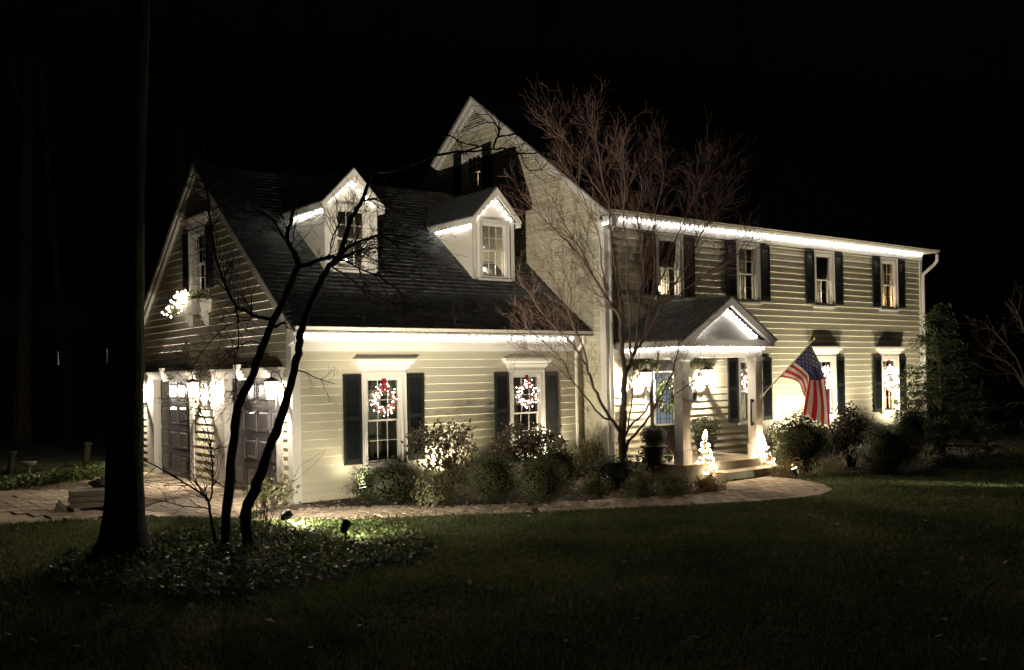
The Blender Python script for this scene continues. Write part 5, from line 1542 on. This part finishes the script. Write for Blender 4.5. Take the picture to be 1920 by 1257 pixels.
floodlight('spotlight at the right end of the house below the conifer', None, (20.4, -1.6, 2.2), 26, WARM, 120, z=.14, xy=(18.3, -2.9))
floodlight('low spotlight grazing the lawn at the far right edge', None, (9.2, -5.4, 0.0), 480, (.95, 1.0, .66), 13, z=.40, xy=(11.3, -9.2), blend=.6)

# ================================================================== LAWN GRASS, LEAVES
r = np.random.default_rng(9)
N_ = 300000
th = r.uniform(YAW - radians(31), YAW + radians(31), N_ * 2)
ds = 5.8 + (r.random(N_ * 2) ** 1.35) * 22
gx = CAM[0] + np.sin(th) * ds; gy = CAM[1] + np.cos(th) * ds
ok = ~(inside(path_poly, gx, gy) | inside(drive_poly, gx, gy) | inside(mulch_poly, gx, gy) | inside(mulch2, gx, gy) | inside(BED, gx, gy))
ok &= ~((gx > -.1) & (gx < XM) & (gy > -.1)) & ~((gx >= XM) & (gx < XR) & (gy > YM)) & ~((gx > PX0 - .2) & (gx < PX1 + .2) & (gy > -3.1))
gx, gy, ds = gx[ok], gy[ok], ds[ok]
n = len(gx)
clump = .6 + .4 * np.sin(gx * 1.7 + 1.3 * np.sin(gy * 1.1)) * np.cos(gy * 1.9 + gx * .4)
hh = (.028 + .030 * r.random(n)) * (.75 + .5 * clump)
ww = .0045 + .0006 * ds
an = r.random(n) * 2 * pi; ln = r.normal(0, .55, (n, 2)) * hh[:, None]
V = np.zeros((n, 3, 3))
V[:, 0] = np.stack([gx - np.cos(an) * ww, gy - np.sin(an) * ww, np.zeros(n)], 1)
V[:, 1] = np.stack([gx + np.cos(an) * ww, gy + np.sin(an) * ww, np.zeros(n)], 1)
V[:, 2] = np.stack([gx + ln[:, 0], gy + ln[:, 1], hh], 1)
tag(np_mesh('grass', V.reshape(-1, 3), 3, M['grass']), kind='stuff')
# fallen leaves: mulch litter and a few on the lawn
q, r = scatter(mulch_poly, 900, 12); q2, _ = scatter(mulch2, 700, 13)
k = 240; th = r.uniform(YAW - .5, YAW + .5, k); ds = 7 + 9 * r.random(k)
q3 = np.stack([CAM[0] + np.sin(th) * ds, CAM[1] + np.cos(th) * ds], 1)
P = np.concatenate([np.column_stack([q, np.full(len(q), .03)]), np.column_stack([q2, np.full(len(q2), .03)]), np.column_stack([q3, np.full(k, .055)])])
P[:, 2] += np.random.default_rng(4).uniform(0, .03, len(P))
tag(np_mesh('fallen_leaves', leaf_quads(P, np.tile([0, 0, 1.0], (len(P), 1)), .075, 1.5, .35, 6), 4, M['deadleaf']), kind='stuff')

# ================================================================== DRIVEWAY SIDE OBJECTS
def ground_box(name, label, cat, px0, px1, yb, h, dep_, m, grooves=3):
    a = onZ(px0, yb); c = onZ(px1, yb - 4)
    t = empty(name, (float(a[0]), float(a[1]), 0)); tag(t, label, cat)
    return t, a, c
a = onZ(127, 966); c = onZ(262, 958)
u = (c - a); Lx = np.linalg.norm(u[:2]); u = u / Lx; w = np.array([-u[1], u[0], 0])
tb = empty('timber_stack', tuple(a)); tag(tb, 'low stack of pale weathered boards beside the driveway, behind the thick trunk', 'timber stack')
for k in range(3):
    for s in range(3):
        q = a + w * (.14 + s * .19) + u * rnd.uniform(-.02, .03)
        b = MB(); z0 = .09 + k * .092; z1 = z0 + .084
        e = u * Lx
        b.hexa([q, q + e, q + e + w * .175, q + w * .175], [q + np.array([0, 0, 0]), q + e, q + e + w * .175, q + w * .175])
        nb = len(b.v) // 2
        b.v = [(x, y, z0) for x, y, z in b.v[:4]] + [(x, y, z1) for x, y, z in b.v[4:]]
        b.build('plank', M['timber'], tb)
for s in (.12, .6, 1.1):
    q = a + u * min(s, Lx - .1) + w * .1
    b = MB(); b.box(q[0] - .05, q[0] + .05, q[1] - .05, q[1] + .55, 0, .088); b.build('bearer', M['timber'], tb)
p = onZ(98, 966)
wd = empty('timber_wedge', tuple(p)); tag(wd, 'small dark wedge of wood at the left end of the board stack', 'wedge')
b = MB(); b.add([tuple(p), tuple(p + u * .26), tuple(p + u * .26 + w * .3), tuple(p + w * .3), tuple(p + u * .07 + np.array([0, 0, .20])), tuple(p + u * .07 + w * .3 + np.array([0, 0, .20]))], [(0, 3, 2, 1), (0, 1, 4), (3, 5, 2), (1, 2, 5, 4), (0, 4, 5, 3)])
b.build('block', M['timber'], wd)
for k, (x, rr_) in enumerate(((178, .13), (192, .16), (204, .12))):
    q = onZ(x, 958) + w * .4; t = empty('rock', (float(q[0]), float(q[1]), .36))
    tag(t, ['flat grey rock at the left of the three on the board stack', 'largest grey rock, middle of the three on the board stack', 'small grey rock touching the thick trunk, on the board stack'][k], 'rock', 'rocks on the board stack')
    b = MB(); b.ball((q[0], q[1], .36 + rr_ * .4), rr_, 9, 6, .5)
    b.v = [(x_ + rnd.gauss(0, rr_ * .08), y_ + rnd.gauss(0, rr_ * .08), z_ + rnd.gauss(0, rr_ * .05)) for x_, y_, z_ in b.v]
    b.build('stone', M['concrete'], t)
# strip of ground ivy beyond the driveway, bird bath, posts
ivs = [onZ(*p)[:2] for p in [(-60, 915), (60, 905), (205, 880), (262, 872), (262, 890), (205, 897), (100, 912), (0, 925), (-60, 935)]]
q, r = scatter(ivs, 2600, 22)
P = np.column_stack([q, .04 + .16 * r.random(len(q))])
tag(np_mesh('ground_ivy', leaf_quads(P, np.tile([0, -.2, 1.0], (len(P), 1)), .13, 1.4, .5, 24), 4, M['ivy']), kind='stuff')
q = onZ(55, 893); s = depth_of(q) / FPX
bb_ = empty('bird_bath', tuple(q)); tag(bb_, 'pale stone bird bath standing in the ground ivy at the far left', 'bird bath')
b = MB(); b.lathe(tuple(q), [(6.5 * s, 0), (6 * s, 3 * s), (3 * s, 6 * s), (2.6 * s, 15 * s), (4 * s, 18 * s)], 14); b.build('pedestal', M['concrete'], bb_, smooth=True)
b = MB(); b.lathe(tuple(q), [(4 * s, 18.01 * s), (11 * s, 21 * s), (14 * s, 27 * s), (14 * s, 28 * s), (12 * s, 27 * s), (3 * s, 23 * s)], 18); b.build('basin', M['concrete'], bb_, smooth=True)
for (x, y, h, rr_, lab) in ((160, 880, 45, 6.0, 'leaning grey stump post between the bird bath and the thick trunk'), (18, 898, 46, 5.5, 'grey post left of the bird bath')):
    q = onZ(x, y); s = depth_of(q) / FPX; t = empty('post', tuple(q)); tag(t, lab, 'post', 'grey posts beyond the driveway')
    b = MB(); b.tube([tuple(q), (q[0] + .06, q[1], h * s)], [rr_ * s, rr_ * s * 1.05], 9); b.build('shaft', M['core'], t)
    b = MB(); b.lathe((q[0] + .06, q[1], h * s), [(rr_ * 1.4 * s, .002), (rr_ * 1.4 * s, .05), (rr_ * s * .6, .07)], 9); b.build('top', M['core'], t)
# neighbour's house far off in the dark, with lit window panes
q = CAM + ray(160, 690) * 60
nh = empty('neighbour_house', (float(q[0]), float(q[1]), 0)); tag(nh, 'distant neighbour house, black but for small pale lit windows', 'house')
b = MB(); b.box(q[0] - 7, q[0] + 7, q[1], q[1] + 8, 0, 5.2); b.build('wall', M['bigbark'], nh)
b = MB(); b.slab([(q[0] - 7.3, q[1] - .3, 5.2), (q[0] - 7.3, q[1] + 4, 7.6), (q[0] - 7.3, q[1] + 8.3, 5.2)], (14.6, 0, 0)); b.build('roof', M['roof'], nh)
for (x, y, w_, h_) in ((208, 672, 16, 36), (113, 672, 10, 26)):
    c = onY(x, y, float(q[1]) - .02); s = depth_of(c) / FPX
    f = MB(); f.box(c[0] - w_/2*s - .08, c[0] + w_/2*s + .08, q[1] - .05, q[1] - .001, c[2] - h_/2*s - .08, c[2] + h_/2*s + .08); wn_ = f.build('window', M['bigbark'], nh)
    for i in range(2):
        for j in range(4):
            if rnd.random() < .35: continue
            b = MB(); x0 = c[0] + (-w_/2 + i * w_/2 + .7) * s; z0 = c[2] + (-h_/2 + j * h_/4 + .7) * s
            b.box(x0, x0 + (w_/2 - 1.4) * s, q[1] - .06, q[1] - .052, z0, z0 + (h_/4 - 1.4) * s)
            b.build('pane', M['farwindow'], wn_)
